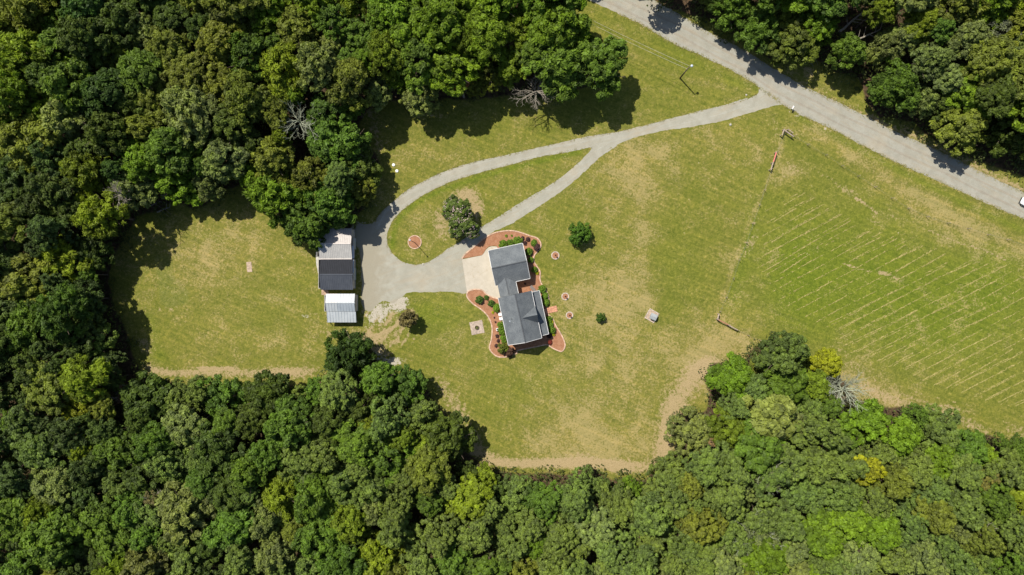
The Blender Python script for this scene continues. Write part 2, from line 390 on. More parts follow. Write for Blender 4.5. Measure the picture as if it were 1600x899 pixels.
# ------------------------------------------------------------------ ground: one sheet split in lawn, hay field and forest floor
def ground():
    xs = np.concatenate([np.linspace(-9000, -300, 6), np.arange(-160, 1761, 3.0), np.linspace(1900, 10600, 6)])
    ys = np.concatenate([np.linspace(-9300, -400, 6), np.arange(-140, 1041, 3.0), np.linspace(1200, 10200, 6)])
    X, Y = np.meshgrid(xs, ys); px = X.ravel(); py = Y.ravel()
    rng = np.random.default_rng(3)
    zero = np.zeros(px.shape)
    L = {k: zero.copy() for k in ('dry', 'lush', 'bare', 'gravel', 'cool', 'litter')}
    def blob(k, cx, cy, rx, ry, s, a=0):
        c, sn = math.cos(R(a)), math.sin(R(a)); dx = px-cx; dy = py-cy
        u = (dx*c+dy*sn)/rx; v = (-dx*sn+dy*c)/ry
        L[k] += s*np.exp(-(u*u+v*v)*1.0)
    def line(k, pts, w, s, sm=True):
        dd = dline(px, py, smooth_line(pts, 12) if sm else pts)
        L[k] += s*np.exp(-(dd/w)**2)
    c0 = lambda poly, s: [(800+(x-800)*s, 449.5+(y-449.5)*s) for x, y in poly]
    # forest floor: where the trunks stand
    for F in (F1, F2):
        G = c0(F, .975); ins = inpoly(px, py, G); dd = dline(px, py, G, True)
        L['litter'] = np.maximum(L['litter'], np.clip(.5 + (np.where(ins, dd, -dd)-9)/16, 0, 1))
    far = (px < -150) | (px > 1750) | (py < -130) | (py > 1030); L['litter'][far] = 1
    # the big lawn
    L['dry'] += .42
    for b in [(1010,380,90,130,.2,0),(985,250,60,60,.3,0),(930,470,90,50,.45,0),(1000,560,140,60,.2,0),(1130,560,70,50,.6,0),(900,650,130,60,.25,0),(930,700,120,35,.5,0),(760,200,140,30,-.1,0),(1100,230,90,40,.2,0),(700,235,120,30,.1,0),(900,120,60,90,-.2,0),(1060,80,90,70,-.15,0),(330,390,110,50,.25,0),(420,520,100,50,.1,0),(250,480,30,90,-.1,0),(640,560,60,60,-.1,0),(560,530,50,20,.2,0),(1300,330,100,60,-.1,0),(1500,370,120,30,.35,22),(1330,610,110,30,.55,22),(1230,270,25,20,.5,0),(1430,520,140,60,.05,0),(1050,420,40,120,-.35,0),(1090,420,40,100,-.25,0),(860,480,60,80,-.15,0),(800,640,50,60,-.2,0)]: blob('dry', *b)
    for b in [(870,350,70,50,.2,0),(690,500,60,50,.35,0),(660,610,45,35,.15,0),(820,600,60,40,.25,0),(950,420,40,70,.1,0),(1320,420,130,110,.32,0),(1240,430,50,90,.4,0),(1420,460,170,100,.35,0),(1500,520,140,80,.3,0),(1560,440,60,60,.35,0),(1060,110,40,30,.2,0),(1140,140,30,18,.35,0),(630,400,22,26,.4,0),(700,405,40,14,.5,-30),(1220,200,20,30,.3,0),(740,120,30,20,.3,0),(640,490,60,25,.4,0),(240,520,14,50,.5,-12),(330,370,60,14,.4,0),(250,560,50,14,.3,0)]: blob('lush', *b)
    line('lush', [(905,238),(840,253),(760,274),(700,294),(655,315),(625,340),(615,365),(612,385)], 6, .75)
    line('lush', [(1190,140),(1140,122),(1090,97),(1000,52),(930,20)], 10, .35)
    line('lush', [(1250,185),(1330,228),(1430,280),(1520,325),(1600,360)], 7, .5)
    line('lush', [(1420,295),(1490,335),(1560,370)], 6, .35)
    line('dry', [(1270,200),(1360,262),(1440,310),(1600,390)], 12, .35)
    line('dry', [(1000,215),(1002,300),(1005,400),(1010,480)], 10, .2)
    line('lush', [(1190,260),(1175,320),(1160,400),(1145,470)], 16, .3)
    fp = [(1228,205),(1205,262),(1195,300),(1175,350),(1154,407),(1134,465),(1121,497),(1152,516),(1186,531),(1260,560),(1420,610),(1700,700),(1700,440),(1600,395),(1430,338),(1290,250)]
    ins = inpoly(px, py, fp); dd = dline(px, py, fp, True); fm = np.clip(.5+np.where(ins, dd, -dd)/7, 0, 1)
    L['lush'] += .19*fm; L['dry'] -= .05*fm
    line('dry', [(1226,215),(1200,285),(1170,350),(1150,405),(1128,470)], 4, .35)
    # parts of the lawn left of the sheds
    quad = [(237,397),(268,395),(276,432),(300,455),(296,478),(262,484),(248,478)]
    ins = inpoly(px, py, quad); dd = dline(px, py, quad, True); L['cool'] += .42*np.clip(.5+np.where(ins, dd, -dd)/10, 0, 1)
    line('bare', [(236,398),(240,430),(250,500)], 1.5, .35, False); line('bare', [(238,396),(268,396)], 1.5, .35, False)
    for b in [(265,483,30,5,.45,0),(228,540,12,22,.75,-30),(240,578,34,10,.7,15),(300,582,60,8,.75,0),(385,584,80,9,.65,0),(450,580,40,9,.5,0),(450,585,50,14,.4,0),(490,560,22,30,.3,0),(380,325,16,10,.35,0),(300,345,14,12,.35,0),(330,360,10,6,.3,0),(500,345,30,10,.2,0),(455,420,10,22,.12,0),
              (585,200,9,14,.75,0),(600,225,18,14,.4,0),(590,245,10,30,.4,0),(575,175,22,12,.7,0),(660,178,20,8,.55,0),(690,183,22,7,.5,0),
              (560,525,40,10,.5,0),(515,520,24,14,.45,0),(575,540,30,12,.6,25),(600,552,24,8,.6,20),(625,535,20,4,.3,0),(640,490,10,6,.5,0),(620,500,36,22,.42,-40),(605,520,26,12,.3,-30),
              (690,600,20,34,.6,-35),(718,645,16,30,.75,-30),(738,690,22,22,.75,-35),(760,712,36,11,.85,20),(820,724,60,9,.95,0),(905,715,26,20,.5,0),(930,722,40,10,.6,0),(985,730,44,13,1.0,0),(870,724,50,9,.8,0),(960,728,20,10,.4,0),
              (1036,706,18,28,.85,20),(1042,670,18,34,.88,10),(1054,632,24,30,.82,25),(1082,596,32,24,.8,-40),(1100,572,30,16,.65,-20),(1105,572,24,14,.55,0),(1140,545,46,16,.32,10),(1165,530,24,10,.35,20),
              (724,310,26,17,.95,0),(746,330,14,18,.9,0),(688,350,17,24,.85,0),(735,300,16,8,.4,0),(698,372,12,12,.25,0),(608,372,6,7,.55,0),(680,330,24,14,.15,0),
              (1215,207,14,10,.5,0),(1208,187,7,10,.6,-30),(1240,262,22,12,.55,20),(1225,275,12,10,.3,0),(1300,282,44,5,.55,35),(1330,300,20,8,.45,30),(1366,345,16,8,.5,30),(1395,338,20,6,.5,20),(1420,348,16,6,.4,30),(1275,388,16,6,.6,0),(1340,415,10,3,.3,0),
              (1175,360,14,26,.28,20),(1168,390,10,20,.45,20),(1180,375,5,14,.4,20),(1255,300,14,22,.15,0),
              (1330,570,50,14,.3,22),(1380,620,50,14,.65,22),(1340,600,30,12,.4,22),(1440,640,60,12,.5,18),(1520,665,60,12,.62,22),(1590,675,30,10,.6,15),(1480,640,30,14,.35,0),(1430,545,12,8,.45,0),(1425,460,16,10,.3,0),(1500,510,14,10,.3,0),(1540,620,16,10,.3,0),
              (1265,115,12,9,.8,0),(1255,105,14,6,.5,0),(1340,165,8,4,.4,0),(1366,190,18,8,.65,28),(1420,205,40,7,.55,25),(1500,240,60,7,.5,27),(1580,285,50,6,.4,27),(1330,120,24,9,.35,25),
              (480,530,16,6,.2,0),(490,490,9,4,.5,0),(457,470,8,4,.45,0),(455,420,10,12,.22,0),(400,300,30,12,.4,0),(1400,430,10,3,.3,20),(1005,487,14,14,.2,0),(1150,200,12,5,.2,0)]: blob('bare', *b)
    for pl in [[(1318,412),(1340,420),(1357,424)],[(1372,425),(1395,432),(1409,440)],[(1450,360),(1500,380),(1540,392),(1570,406)],[(1337,310),(1362,326),(1370,335)]]:
        line('bare', pl, 1.9, 1.0)
    for pl in ([(308,573.5),(345,575),(379,572.0)],[(312,577.5),(350,577),(374,579)]): line('bare', pl, 1.3, .75)
    for q in [(1261,227),(1289,243),(1314.5,260),(1339.5,276),(1365.5,292.5),(1392,310),(1418,326),(1447,339),(1479.5,349),(1511,357.5),(1542.5,367),(1572.5,375),(1193.6,297),(1185.6,321),(1175.5,350),(1165.7,380),(1154,407),(1145,436),(1134,465)]: blob('bare', q[0]+2, q[1]-1, 5, 3, .6, 25)
    for q in [(1540,276),(1500,252),(1560,300),(1260,128)]: blob('bare', q[0], q[1], 9, 5, .3)
    blob('bare', 1379, 427, 7, 4, 1.0, 10)
    line('bare', [(560,395),(563,430),(566,470),(570,490)], 6, .6); line('bare', [(545,512),(590,525),(620,540)], 5, .15)
    line('dry', [(930,70),(1000,92),(1075,125),(1150,140)], 6, .3)
    # field tracks at the wood edge
    for o in (0, 10): line('bare', [(1290,545-o),(1350,585-o),(1420,620-o),(1500,640-o),(1600,668-o)], 2.2, .35)
    line('bare', [(1300,540),(1345,562),(1395,590),(1440,615)], 3, .4)
    # verge of the road
    line('bare', ROAD_LO[2:18], 3.5, .5); line('bare', ROAD_UP[2:15], 5, .45)
    line('bare', [(x, y) for x, y in ROAD_UP[7:15]], 12, .22)
    # gravel scatter south of the turning place and the rubble heap
    for b in [(627,472,12,14,1.0,0),(612,480,20,9,.7,0),(590,486,14,14,.75,0),(582,500,6,14,.7,20),(598,498,5,12,.6,30),(614,565,18,9,.95,0),(588,556,16,16,.5,0),(570,500,8,14,.4,0),(520,345,22,12,.5,0),(563,360,14,20,.8,0),(1245,180,14,4,.6,25),(1290,203,26,3,.5,25),(478,493,7,4,.7,0)]: blob('gravel', *b)
    # streaky clutter between sheds and wood
    for i in range(90):
        x = rng.uniform(560, 650); y = rng.uniform(482, 545); blob('bare', x, y, rng.uniform(4, 9), rng.uniform(1.5, 3), rng.uniform(.2, .6), -50+rng.uniform(-15, 15))
    for i in range(120):
        x = rng.uniform(600, 1600); y = rng.uniform(180, 740); blob('bare', x, y, rng.uniform(3, 10), rng.uniform(2, 5), rng.uniform(.05, .22), rng.uniform(-40, 40))
    for i in range(30):      # faint mowing passes
        o = i*15.0; line('lush', [(830-o*.2, 560+o*.35), (1040, 600+o*.33)], 3.0, .10, False)
    V = np.stack([(px-800)*K, -(py-449.5)*K, zero], 1)
    ny, nx = X.shape
    idx = np.arange(ny*nx).reshape(ny, nx)
    Q = np.stack([idx[1:, :-1].ravel(), idx[1:, 1:].ravel(), idx[:-1, 1:].ravel(), idx[:-1, :-1].ravel()], 1)
    cx = V[Q].mean(1); qx = cx[:, 0]/K+800; qy = 449.5-cx[:, 1]/K
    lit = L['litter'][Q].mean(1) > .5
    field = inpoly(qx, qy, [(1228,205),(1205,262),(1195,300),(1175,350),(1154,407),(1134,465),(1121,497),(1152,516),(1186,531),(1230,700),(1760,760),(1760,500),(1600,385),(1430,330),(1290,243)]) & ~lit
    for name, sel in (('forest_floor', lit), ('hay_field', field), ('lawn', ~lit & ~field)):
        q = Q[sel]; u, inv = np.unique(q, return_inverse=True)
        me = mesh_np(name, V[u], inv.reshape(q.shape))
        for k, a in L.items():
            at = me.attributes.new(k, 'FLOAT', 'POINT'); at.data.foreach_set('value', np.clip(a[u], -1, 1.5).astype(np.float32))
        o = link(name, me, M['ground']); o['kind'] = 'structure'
        if name == 'hay_field': global FIELD; FIELD = o
ground()

# roads
drive = sheet('driveway', [rough(smooth_line(DR_TOP, 2.5, True), .55, 2), rough(smooth_line(ISLAND, 2.5, True), .5, 3)], .006, M['drive']); drive['kind'] = 'structure'
road = sheet('gravel_road', [rough(smooth_line(ROAD_UP, 2.5) + smooth_line(ROAD_LO, 2.5), .75, 5)], .012, M['road']); road['kind'] = 'structure'
def tracks(name, line_, gap, w, z, mat, seed):
    q = smooth_line(line_, 2.0); W = [(x, y) for x, y in q]; rr = random.Random(seed)
    for sd in (-1, 1):
        L_, R_ = [], []; run = 0
        for i in range(len(W)):
            a = W[max(i-1, 0)]; b = W[min(i+1, len(W)-1)]; dx, dy = b[0]-a[0], b[1]-a[1]; n = math.hypot(dx, dy) or 1
            nx, ny = -dy/n, dx/n; o = sd*gap/K+math.sin(i*.11+seed)*.8; ww = w/K*rr.uniform(.45, 1.15)
            L_.append((W[i][0]+nx*(o-ww), W[i][1]+ny*(o-ww))); R_.append((W[i][0]+nx*(o+ww), W[i][1]+ny*(o+ww)))
        t_ = sheet(name, [L_+R_[::-1]], z+.002*(sd > 0), M[mat]); t_['kind'] = 'structure'
M['rut'] = mat_gravel('packed_wheel_track', (.355, .342, .275), (.415, .402, .33), 10)
M['rut_tan'] = mat_gravel('dusty_centre_strip', (.295, .27, .215), (.355, .325, .262), -27)
tracks('wheel_track', [(1170,160),(1110,177),(1040,195),(970,212),(930,223),(880,232),(830,241),(770,254),(710,273),(665,292),(625,318),(606,338),(596,356)], .72, .22, .012, 'rut', 1)
tracks('wheel_track', [(960,222),(930,244),(900,268),(850,302),(800,333),(760,357),(725,382)], .72, .20, .017, 'rut', 5)
tracks('wheel_track', [(930,-12),(1010,24),(1090,64),(1170,108),(1230,145),(1300,180),(1400,228),(1500,275),(1620,335)], 1.0, .28, .018, 'rut_tan', 3)
APRON = [(722,405.5),(753,399.3),(756,396),(759.3,390.5),(763,387),(768,385),(775.9,385.5),(780,390),(815,400),(815,450),(778,467),(769,464.4),(759.3,459.5),(753.8,453.7),(744.1,452),(731.7,455),(729.8,457.5)]
apron = sheet('concrete_apron', [APRON], .05, M['concrete'], thick=.06); apron['kind'] = 'structure'

# straw rows lying in the field, each a raised ragged ribbon
ROWS = [(1225,320,1258,302),(1205,348,1272,310),(1240,346,1288,318),(1205,378,1295,328),(1200,396,1315,335),(1191,425,1328,345),(1216,429,1265,397),(1287,385,1310,372),(1318,384,1358,362),(1325,396,1375,372),(1347,400,1402,372),(1400,391,1414,383),(1384,413,1445,382),(1400,424,1456,392),(1410,434,1476,397),(1445,428,1480,411),(1460,437,1515,412),(1505,432,1545,411),(1505,448,1572,415),(1530,452,1557,438),(1253,465,1282,451),(1297,504,1400,454),(1310,513,1418,460),(1310,530,1335,516),(1345,513,1422,474),(1320,540,1432,485),(1329,552,1433,499),(1346,560,1437,513),(1368,565,1444,527),(1388,573,1425,553),(1410,577,1469,546),(1430,585,1544,526),(1455,538,1468,530),(1500,532,1512,525),(1440,596,1478,575),(1460,602,1500,580),(1493,567,1560,534),(1477,608,1583,545),(1490,604,1600,550),(1510,610,1583,570),(1523,618,1592,582),(1540,625,1602,593),(1559,630,1604,607),(1575,634,1606,622),(1480,477,1530,452),(1490,503,1540,480),(1505,512,1575,480),(1455,490,1492,472)]
FAINT = []
def faint_rows():
    poly = [(1195,330),(1240,300),(1330,345),(1400,375),(1480,395),(1600,430),(1620,640),(1560,632),(1470,605),(1400,578),(1340,552),(1290,515),(1215,470),(1180,420)]
    rr = random.Random(3)
    for i, cc in enumerate(np.arange(952, 1500, 16.4)):
        cc = cc+rr.uniform(-1.5, 1.5); sl = -.55 if cc < 1130 else -.52
        off = 0 if cc >= 1130 else .03*1260
        xs = np.arange(1175, 1625, 4.0); ys = cc+off+sl*xs; ins = inpoly(xs, ys, poly); st = None
        for x, y, a in zip(xs, ys, ins):
            if a and st is None and rr.random() < .8: st = (x, y)
            if st is not None and (not a or rr.random() < .028):
                if x-st[0] > 14: FAINT.append((st[0], st[1], x, y))
                st = None
        if st is not None and xs[-1]-st[0] > 14: FAINT.append((st[0], st[1], xs[-1], ys[-1]))
def straw_rows():
    rng = np.random.default_rng(5)
    faint_rows()
    for ri, (x0, y0, x1, y1) in enumerate(ROWS+FAINT):
        a = P(x0, y0); b = P(x1, y1); L = (b-a).length; u = (b-a)/L
        n = int(L*15); V = []; F = []
        s = rng.uniform(0, L, n); dens = np.sin(s*.7+rng.uniform(0, 6))*.35+.7
        s = s[rng.random(n) < dens*(.70 if ri < len(ROWS) else .42)]
        for t in s:
            off = rng.normal(0, .05) + .08*math.sin(t*.35+x0); c = a + u*t + Vector((-u.y, u.x, 0))*off
            an = math.atan2(u.y, u.x)+rng.normal(0, .3); l = rng.uniform(.12, .34); w = rng.uniform(.012, .034)
            dx, dy = math.cos(an)*l, math.sin(an)*l; wx, wy = -math.sin(an)*w, math.cos(an)*w
            z = rng.uniform(.02, .07); z2 = z+rng.uniform(-.015, .03); k = len(V)
            V += [(c.x-dx-wx, c.y-dy-wy, z), (c.x+dx-wx, c.y+dy-wy, z2), (c.x+dx+wx, c.y+dy+wy, z2), (c.x-dx+wx, c.y-dy+wy, z)]
            F.append((k, k+1, k+2, k+3))
        if F: link('straw_row', mesh_np('straw_row', V, F), M['straw'], FIELD)
straw_rows()

# ------------------------------------------------------------------ foliage
def leaf_quads(C, Nrm, ln, wd, rng, tone):
    """flat pointed leaves at C with normals Nrm"""
    n = len(C); r = rng.normal(size=(n, 3)); T = np.cross(Nrm, r); T /= np.linalg.norm(T, axis=1, keepdims=True)+1e-9
    B = np.cross(Nrm, T)
    l = (ln*rng.uniform(.6, 1.3, n))[:, None]; w = (wd*rng.uniform(.6, 1.3, n))[:, None]
    V = np.stack([C-T*l, C-B*w+Nrm*w*.35, C+T*l, C+B*w+Nrm*w*.35], 1).reshape(-1, 3)
    F = np.arange(4*n).reshape(n, 4)
    return V, F, np.repeat(tone, 4)

def unit(v): return v/(np.linalg.norm(v, axis=1, keepdims=True)+1e-9)

def crown(name, seed, Rr=4.6, hz=1.0, lobes=7, clumps=12, per=95, leaf=.30, wid=.55, crad=.15, flat=.5, open_=0.0, ztop=1.0):
    """crown of radius Rr round the origin: boughs > clumps > leaves"""
    rng = np.random.default_rng(seed)
    Ls = [(0, 0, .32*hz, .50)]
    a0 = rng.uniform(0, 6.28)
    for i in range(lobes):
        a = a0 + 2*PI*i/lobes + rng.uniform(-.35, .35); rr = rng.uniform(.44, .66)
        Ls.append((rr*math.cos(a), rr*math.sin(a), rng.uniform(-.30, .22)*hz, rng.uniform(.28, .42)))
    for i in range(max(2, lobes//2)):
        a = rng.uniform(0, 6.28); rr = rng.uniform(.2, .4)
        Ls.append((rr*math.cos(a), rr*math.sin(a), rng.uniform(.15, .55)*hz*ztop, rng.uniform(.22, .34)))
    Cc = []; Cr = []; Ct = []
    for (x, y, z, r) in Ls:
        n = int(clumps*(r/.36)**2 * rng.uniform(.8, 1.2))
        dv = unit(rng.normal(size=(n, 3))); dv[:, 2] = np.where(dv[:, 2] < -.25, -dv[:, 2], dv[:, 2]); dv = unit(dv)
        p = np.array([x, y, z]) + dv*r*rng.uniform(.70, 1.12, (n, 1))
        Cc.append(p); Cr.append(crad*rng.uniform(.65, 1.35, n)); Ct.append(np.clip(rng.normal(.5, .16) + rng.normal(0, .22, n), 0, 1))
    Cc = np.concatenate(Cc)*Rr; Cr = np.concatenate(Cr)*Rr; Ct = np.concatenate(Ct)
    keep = rng.random(len(Cc)) > open_
    Cc, Cr, Ct = Cc[keep], Cr[keep], Ct[keep]
    m = len(Cc); per_n = np.maximum(8, (per*(Cr/(crad*Rr))**2*rng.uniform(.75, 1.25, m)).astype(int))
    rep = np.repeat(np.arange(m), per_n); n = len(rep)
    dv = unit(rng.normal(size=(n, 3))); lowm = dv[:, 2] < -.2; dv[lowm, 2] *= -1
    pos = Cc[rep] + dv*Cr[rep][:, None]*(rng.random((n, 1))**.4)*np.array([1.1, 1.1, .8])
    nr = unit(dv*.75 + np.array([0, 0, flat]) + rng.normal(size=(n, 3))*.48)
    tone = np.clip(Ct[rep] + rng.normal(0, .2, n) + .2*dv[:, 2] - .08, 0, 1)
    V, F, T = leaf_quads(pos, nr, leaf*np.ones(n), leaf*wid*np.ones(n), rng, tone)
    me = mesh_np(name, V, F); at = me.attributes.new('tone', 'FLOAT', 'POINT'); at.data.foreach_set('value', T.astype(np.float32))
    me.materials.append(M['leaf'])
    return me

BROAD = [crown('crown', 100+i, lobes=6+i % 4, clumps=22+(i*3) % 7, per=58+7*(i % 3), hz=.85+.12*(i % 3), crad=.095+.010*(i % 3), leaf=.27+.02*(i % 3), wid=.5, flat=.4, open_=.06+.06*(i % 3)) for i in range(10)]
FEATHER = [crown('crown', 200+i, lobes=8, clumps=22, per=44, hz=1.0, crad=.095, leaf=.40, wid=.27, flat=.25, open_=.15) for i in range(4)]
PINE = [crown('crown', 300+i, lobes=7+i % 2, clumps=34, per=38, hz=1.25, crad=.078+.006*(i % 2), leaf=.26, wid=.42, flat=.5, ztop=1.15, open_=.10*(i % 2)) for i in range(8)]
THIN = [crown('crown', 400+i, lobes=6, clumps=11, per=34, hz=.9, crad=.13, leaf=.24, wid=.5, open_=.25) for i in range(2)]
BUSH = [crown('crown', 500+i, Rr=1.0, lobes=6, clumps=14, per=26, hz=.7, crad=.15, leaf=.085, wid=.6, flat=.5) for i in range(3)]
BIGB = [crown('crown', 520+i, Rr=1.0, lobes=8, clumps=20, per=30, hz=.8, crad=.12, leaf=.06, wid=.6, flat=.4, open_=.05) for i in range(2)]

def limb_tubes(segs, n=5):
    """segs: list of (p0, p1, r0, r1) -> V, F"""
    V = []; F = []; k = 0
    for p0, p1, r0, r1 in segs:
        p0 = np.array(p0, float); p1 = np.array(p1, float); dd = p1-p0; L = np.linalg.norm(dd) or 1e-6; dd /= L
        a = np.cross(dd, [0, 0, 1.0]);
        if np.linalg.norm(a) < 1e-3: a = np.array([1.0, 0, 0])
        a /= np.linalg.norm(a); b = np.cross(dd, a)
        for c, r in ((p0, r0), (p1, r1)):
            for i in range(n):
                t = 2*PI*i/n; V.append(c + r*(a*math.cos(t)+b*math.sin(t)))
        for i in range(n): F.append((k+i, k+(i+1) % n, k+n+(i+1) % n, k+n+i))
        k += 2*n
    return V, F

def trunk_mesh(seed, h=10.0, r=.24, nl=7, spread=3.0):
    rng = np.random.default_rng(seed); segs = []; p = np.array([0, 0, -.1]); m = 6
    pts = [p]
    for i in range(m):
        q = np.array([rng.normal(0, .10)*i, rng.normal(0, .10)*i, h*(i+1)/m]); pts.append(q)
    for i in range(m): segs.append((pts[i], pts[i+1], r*(1.25 if i == 0 else 1-.12*i), r*(1-.12*(i+1))))
    for j in range(nl):
        z = h*rng.uniform(.6, .98); a = 2*PI*j/nl+rng.uniform(-.3, .3); b0 = pts[min(m, int(z/h*m))].copy(); b0[2] = z
        b1 = b0+np.array([math.cos(a), math.sin(a), .5])*spread*.5; b2 = b1+np.array([math.cos(a+.2), math.sin(a+.2), .55])*spread*.5
        segs += [(b0, b1, r*.38, r*.24), (b1, b2, r*.24, r*.08)]
    V, F = limb_tubes(segs, 6); return mesh_np('trunk', V, F, True)
TRUNK = [trunk_mesh(i) for i in range(4)]
PTRUNK = [trunk_mesh(20+i, 10.0, .17, 9, 2.2) for i in range(3)]
for t_ in TRUNK+PTRUNK: t_.materials.append(M['bark'])

def dead_mesh(seed, Rr, h0, up=.35, n0=11, lean=(0, 0), depth=3, r0=.16, bare_h=.5):
    """leafless crown: limbs fork outward from the stem"""
    rng = random.Random(seed); segs = []
    top = np.array([lean[0], lean[1], h0])
    segs.append(((0, 0, -.1), tuple(top*bare_h), r0*1.6, r0*1.3)); segs.append((tuple(top*bare_h), tuple(top), r0*1.3, r0*.8))
    def grow(p, dv, L, r, dep):
        q = p; steps = 3
        for s in range(steps):
            dv = dv+np.array([rng.gauss(0, .16), rng.gauss(0, .16), rng.gauss(.03, .10)]); dv /= np.linalg.norm(dv)
            e = q+dv*L/steps; segs.append((q, e, r*(1-s*.22), r*(1-(s+1)*.22)))
            q = e
            if dep > 0:
                for sd in ((-1, 1) if rng.random() < .7 else (rng.choice((-1, 1)),)):
                    a = sd*rng.uniform(.35, .8); c, sn = math.cos(a), math.sin(a)
                    nd = np.array([dv[0]*c-dv[1]*sn, dv[0]*sn+dv[1]*c, dv[2]+rng.uniform(-.1, .25)])
                    grow(q, nd/np.linalg.norm(nd), L*rng.uniform(.35, .6), r*.5, dep-1)
    for i in range(n0):
        a = 2*PI*i/n0+rng.uniform(-.3, .3); z = rng.uniform(.72, 1.0)
        dv = np.array([math.cos(a), math.sin(a), up+rng.uniform(-.15, .3)]); dv /= np.linalg.norm(dv)
        grow(top*z, dv, Rr*rng.uniform(.6, 1.0), r0*.55, depth-1)
    V, F = limb_tubes(segs, 4); return mesh_np('limbs', V, F)

PAL = {   # albedo
 'dark green': (.060, .090, .014), 'blue-green': (.066, .100, .022), 'mid-green': (.082, .140, .016), 'bright green': (.115, .185, .012),
 'olive': (.125, .150, .020), 'yellow-green': (.138, .186, .013), 'grey-green': (.145, .180, .045), 'brownish': (.140, .145, .034), 'golden green': (.205, .225, .012),
 'deep green': (.042, .080, .013), 'sage green': (.114, .162, .032)}
TREES = []; AUTO = []
used = set()
def wood_name(x, y):
    if x > 1000 and y < 330: return 'upper right wood'
    if y < 200: return 'upper left wood' if x < 480 else 'top wood'
    if y < 600 and x < 700: return 'far left wood'
    if x < 480: return 'lower left wood'
    return 'lower wood' if x < 1040 else 'lower right wood'

def add_tree(x, y, r, colour, kind, z0=None, label=None, seed=None, group=None, squash=1.0):
    rr = random.Random((seed if seed is not None else int(x*13+y*7)))
    z0 = z0 if z0 is not None else rr.uniform(9.0, 12.5)+(r-28)*.06
    if kind == 'shrub': z0 = z0
    p = P(x, y, z0); Rw = r*K*(1-z0/H)
    pine = kind == 'pine'
    pool = {'pine': PINE, 'broadleaf': BROAD, 'feathery': FEATHER, 'thin': THIN}[kind]
    me = rr.choice(FEATHER if colour == 'blue-green' and rr.random() < .6 else pool); s = Rw/4.6/.93
    root = empty('pine_tree' if pine else 'broadleaf_tree', (p.x, p.y, 0), rr.uniform(0, 2*PI))
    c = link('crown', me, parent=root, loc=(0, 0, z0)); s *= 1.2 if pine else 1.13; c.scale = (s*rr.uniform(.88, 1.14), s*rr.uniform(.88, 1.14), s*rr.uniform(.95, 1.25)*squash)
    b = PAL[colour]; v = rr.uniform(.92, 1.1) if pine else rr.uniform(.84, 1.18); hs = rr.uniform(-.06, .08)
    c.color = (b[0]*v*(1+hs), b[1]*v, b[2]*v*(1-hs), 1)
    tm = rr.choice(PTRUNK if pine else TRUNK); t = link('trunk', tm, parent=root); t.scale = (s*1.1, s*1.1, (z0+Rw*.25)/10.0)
    size = 'small' if r < 24 else ('mid-sized' if r < 31 else 'large')
    if not label:
        kw = 'pine' if pine else ('feathery tree' if kind == 'feathery' else 'leafy tree')
        AUTO.append((root, size, colour, kw, x, y)); label = 'tree'
    tag(root, label, 'tree', group or ('pines of the woods' if pine else 'broadleaf trees of the woods'))
    TREES.append((x, y, r)); return root

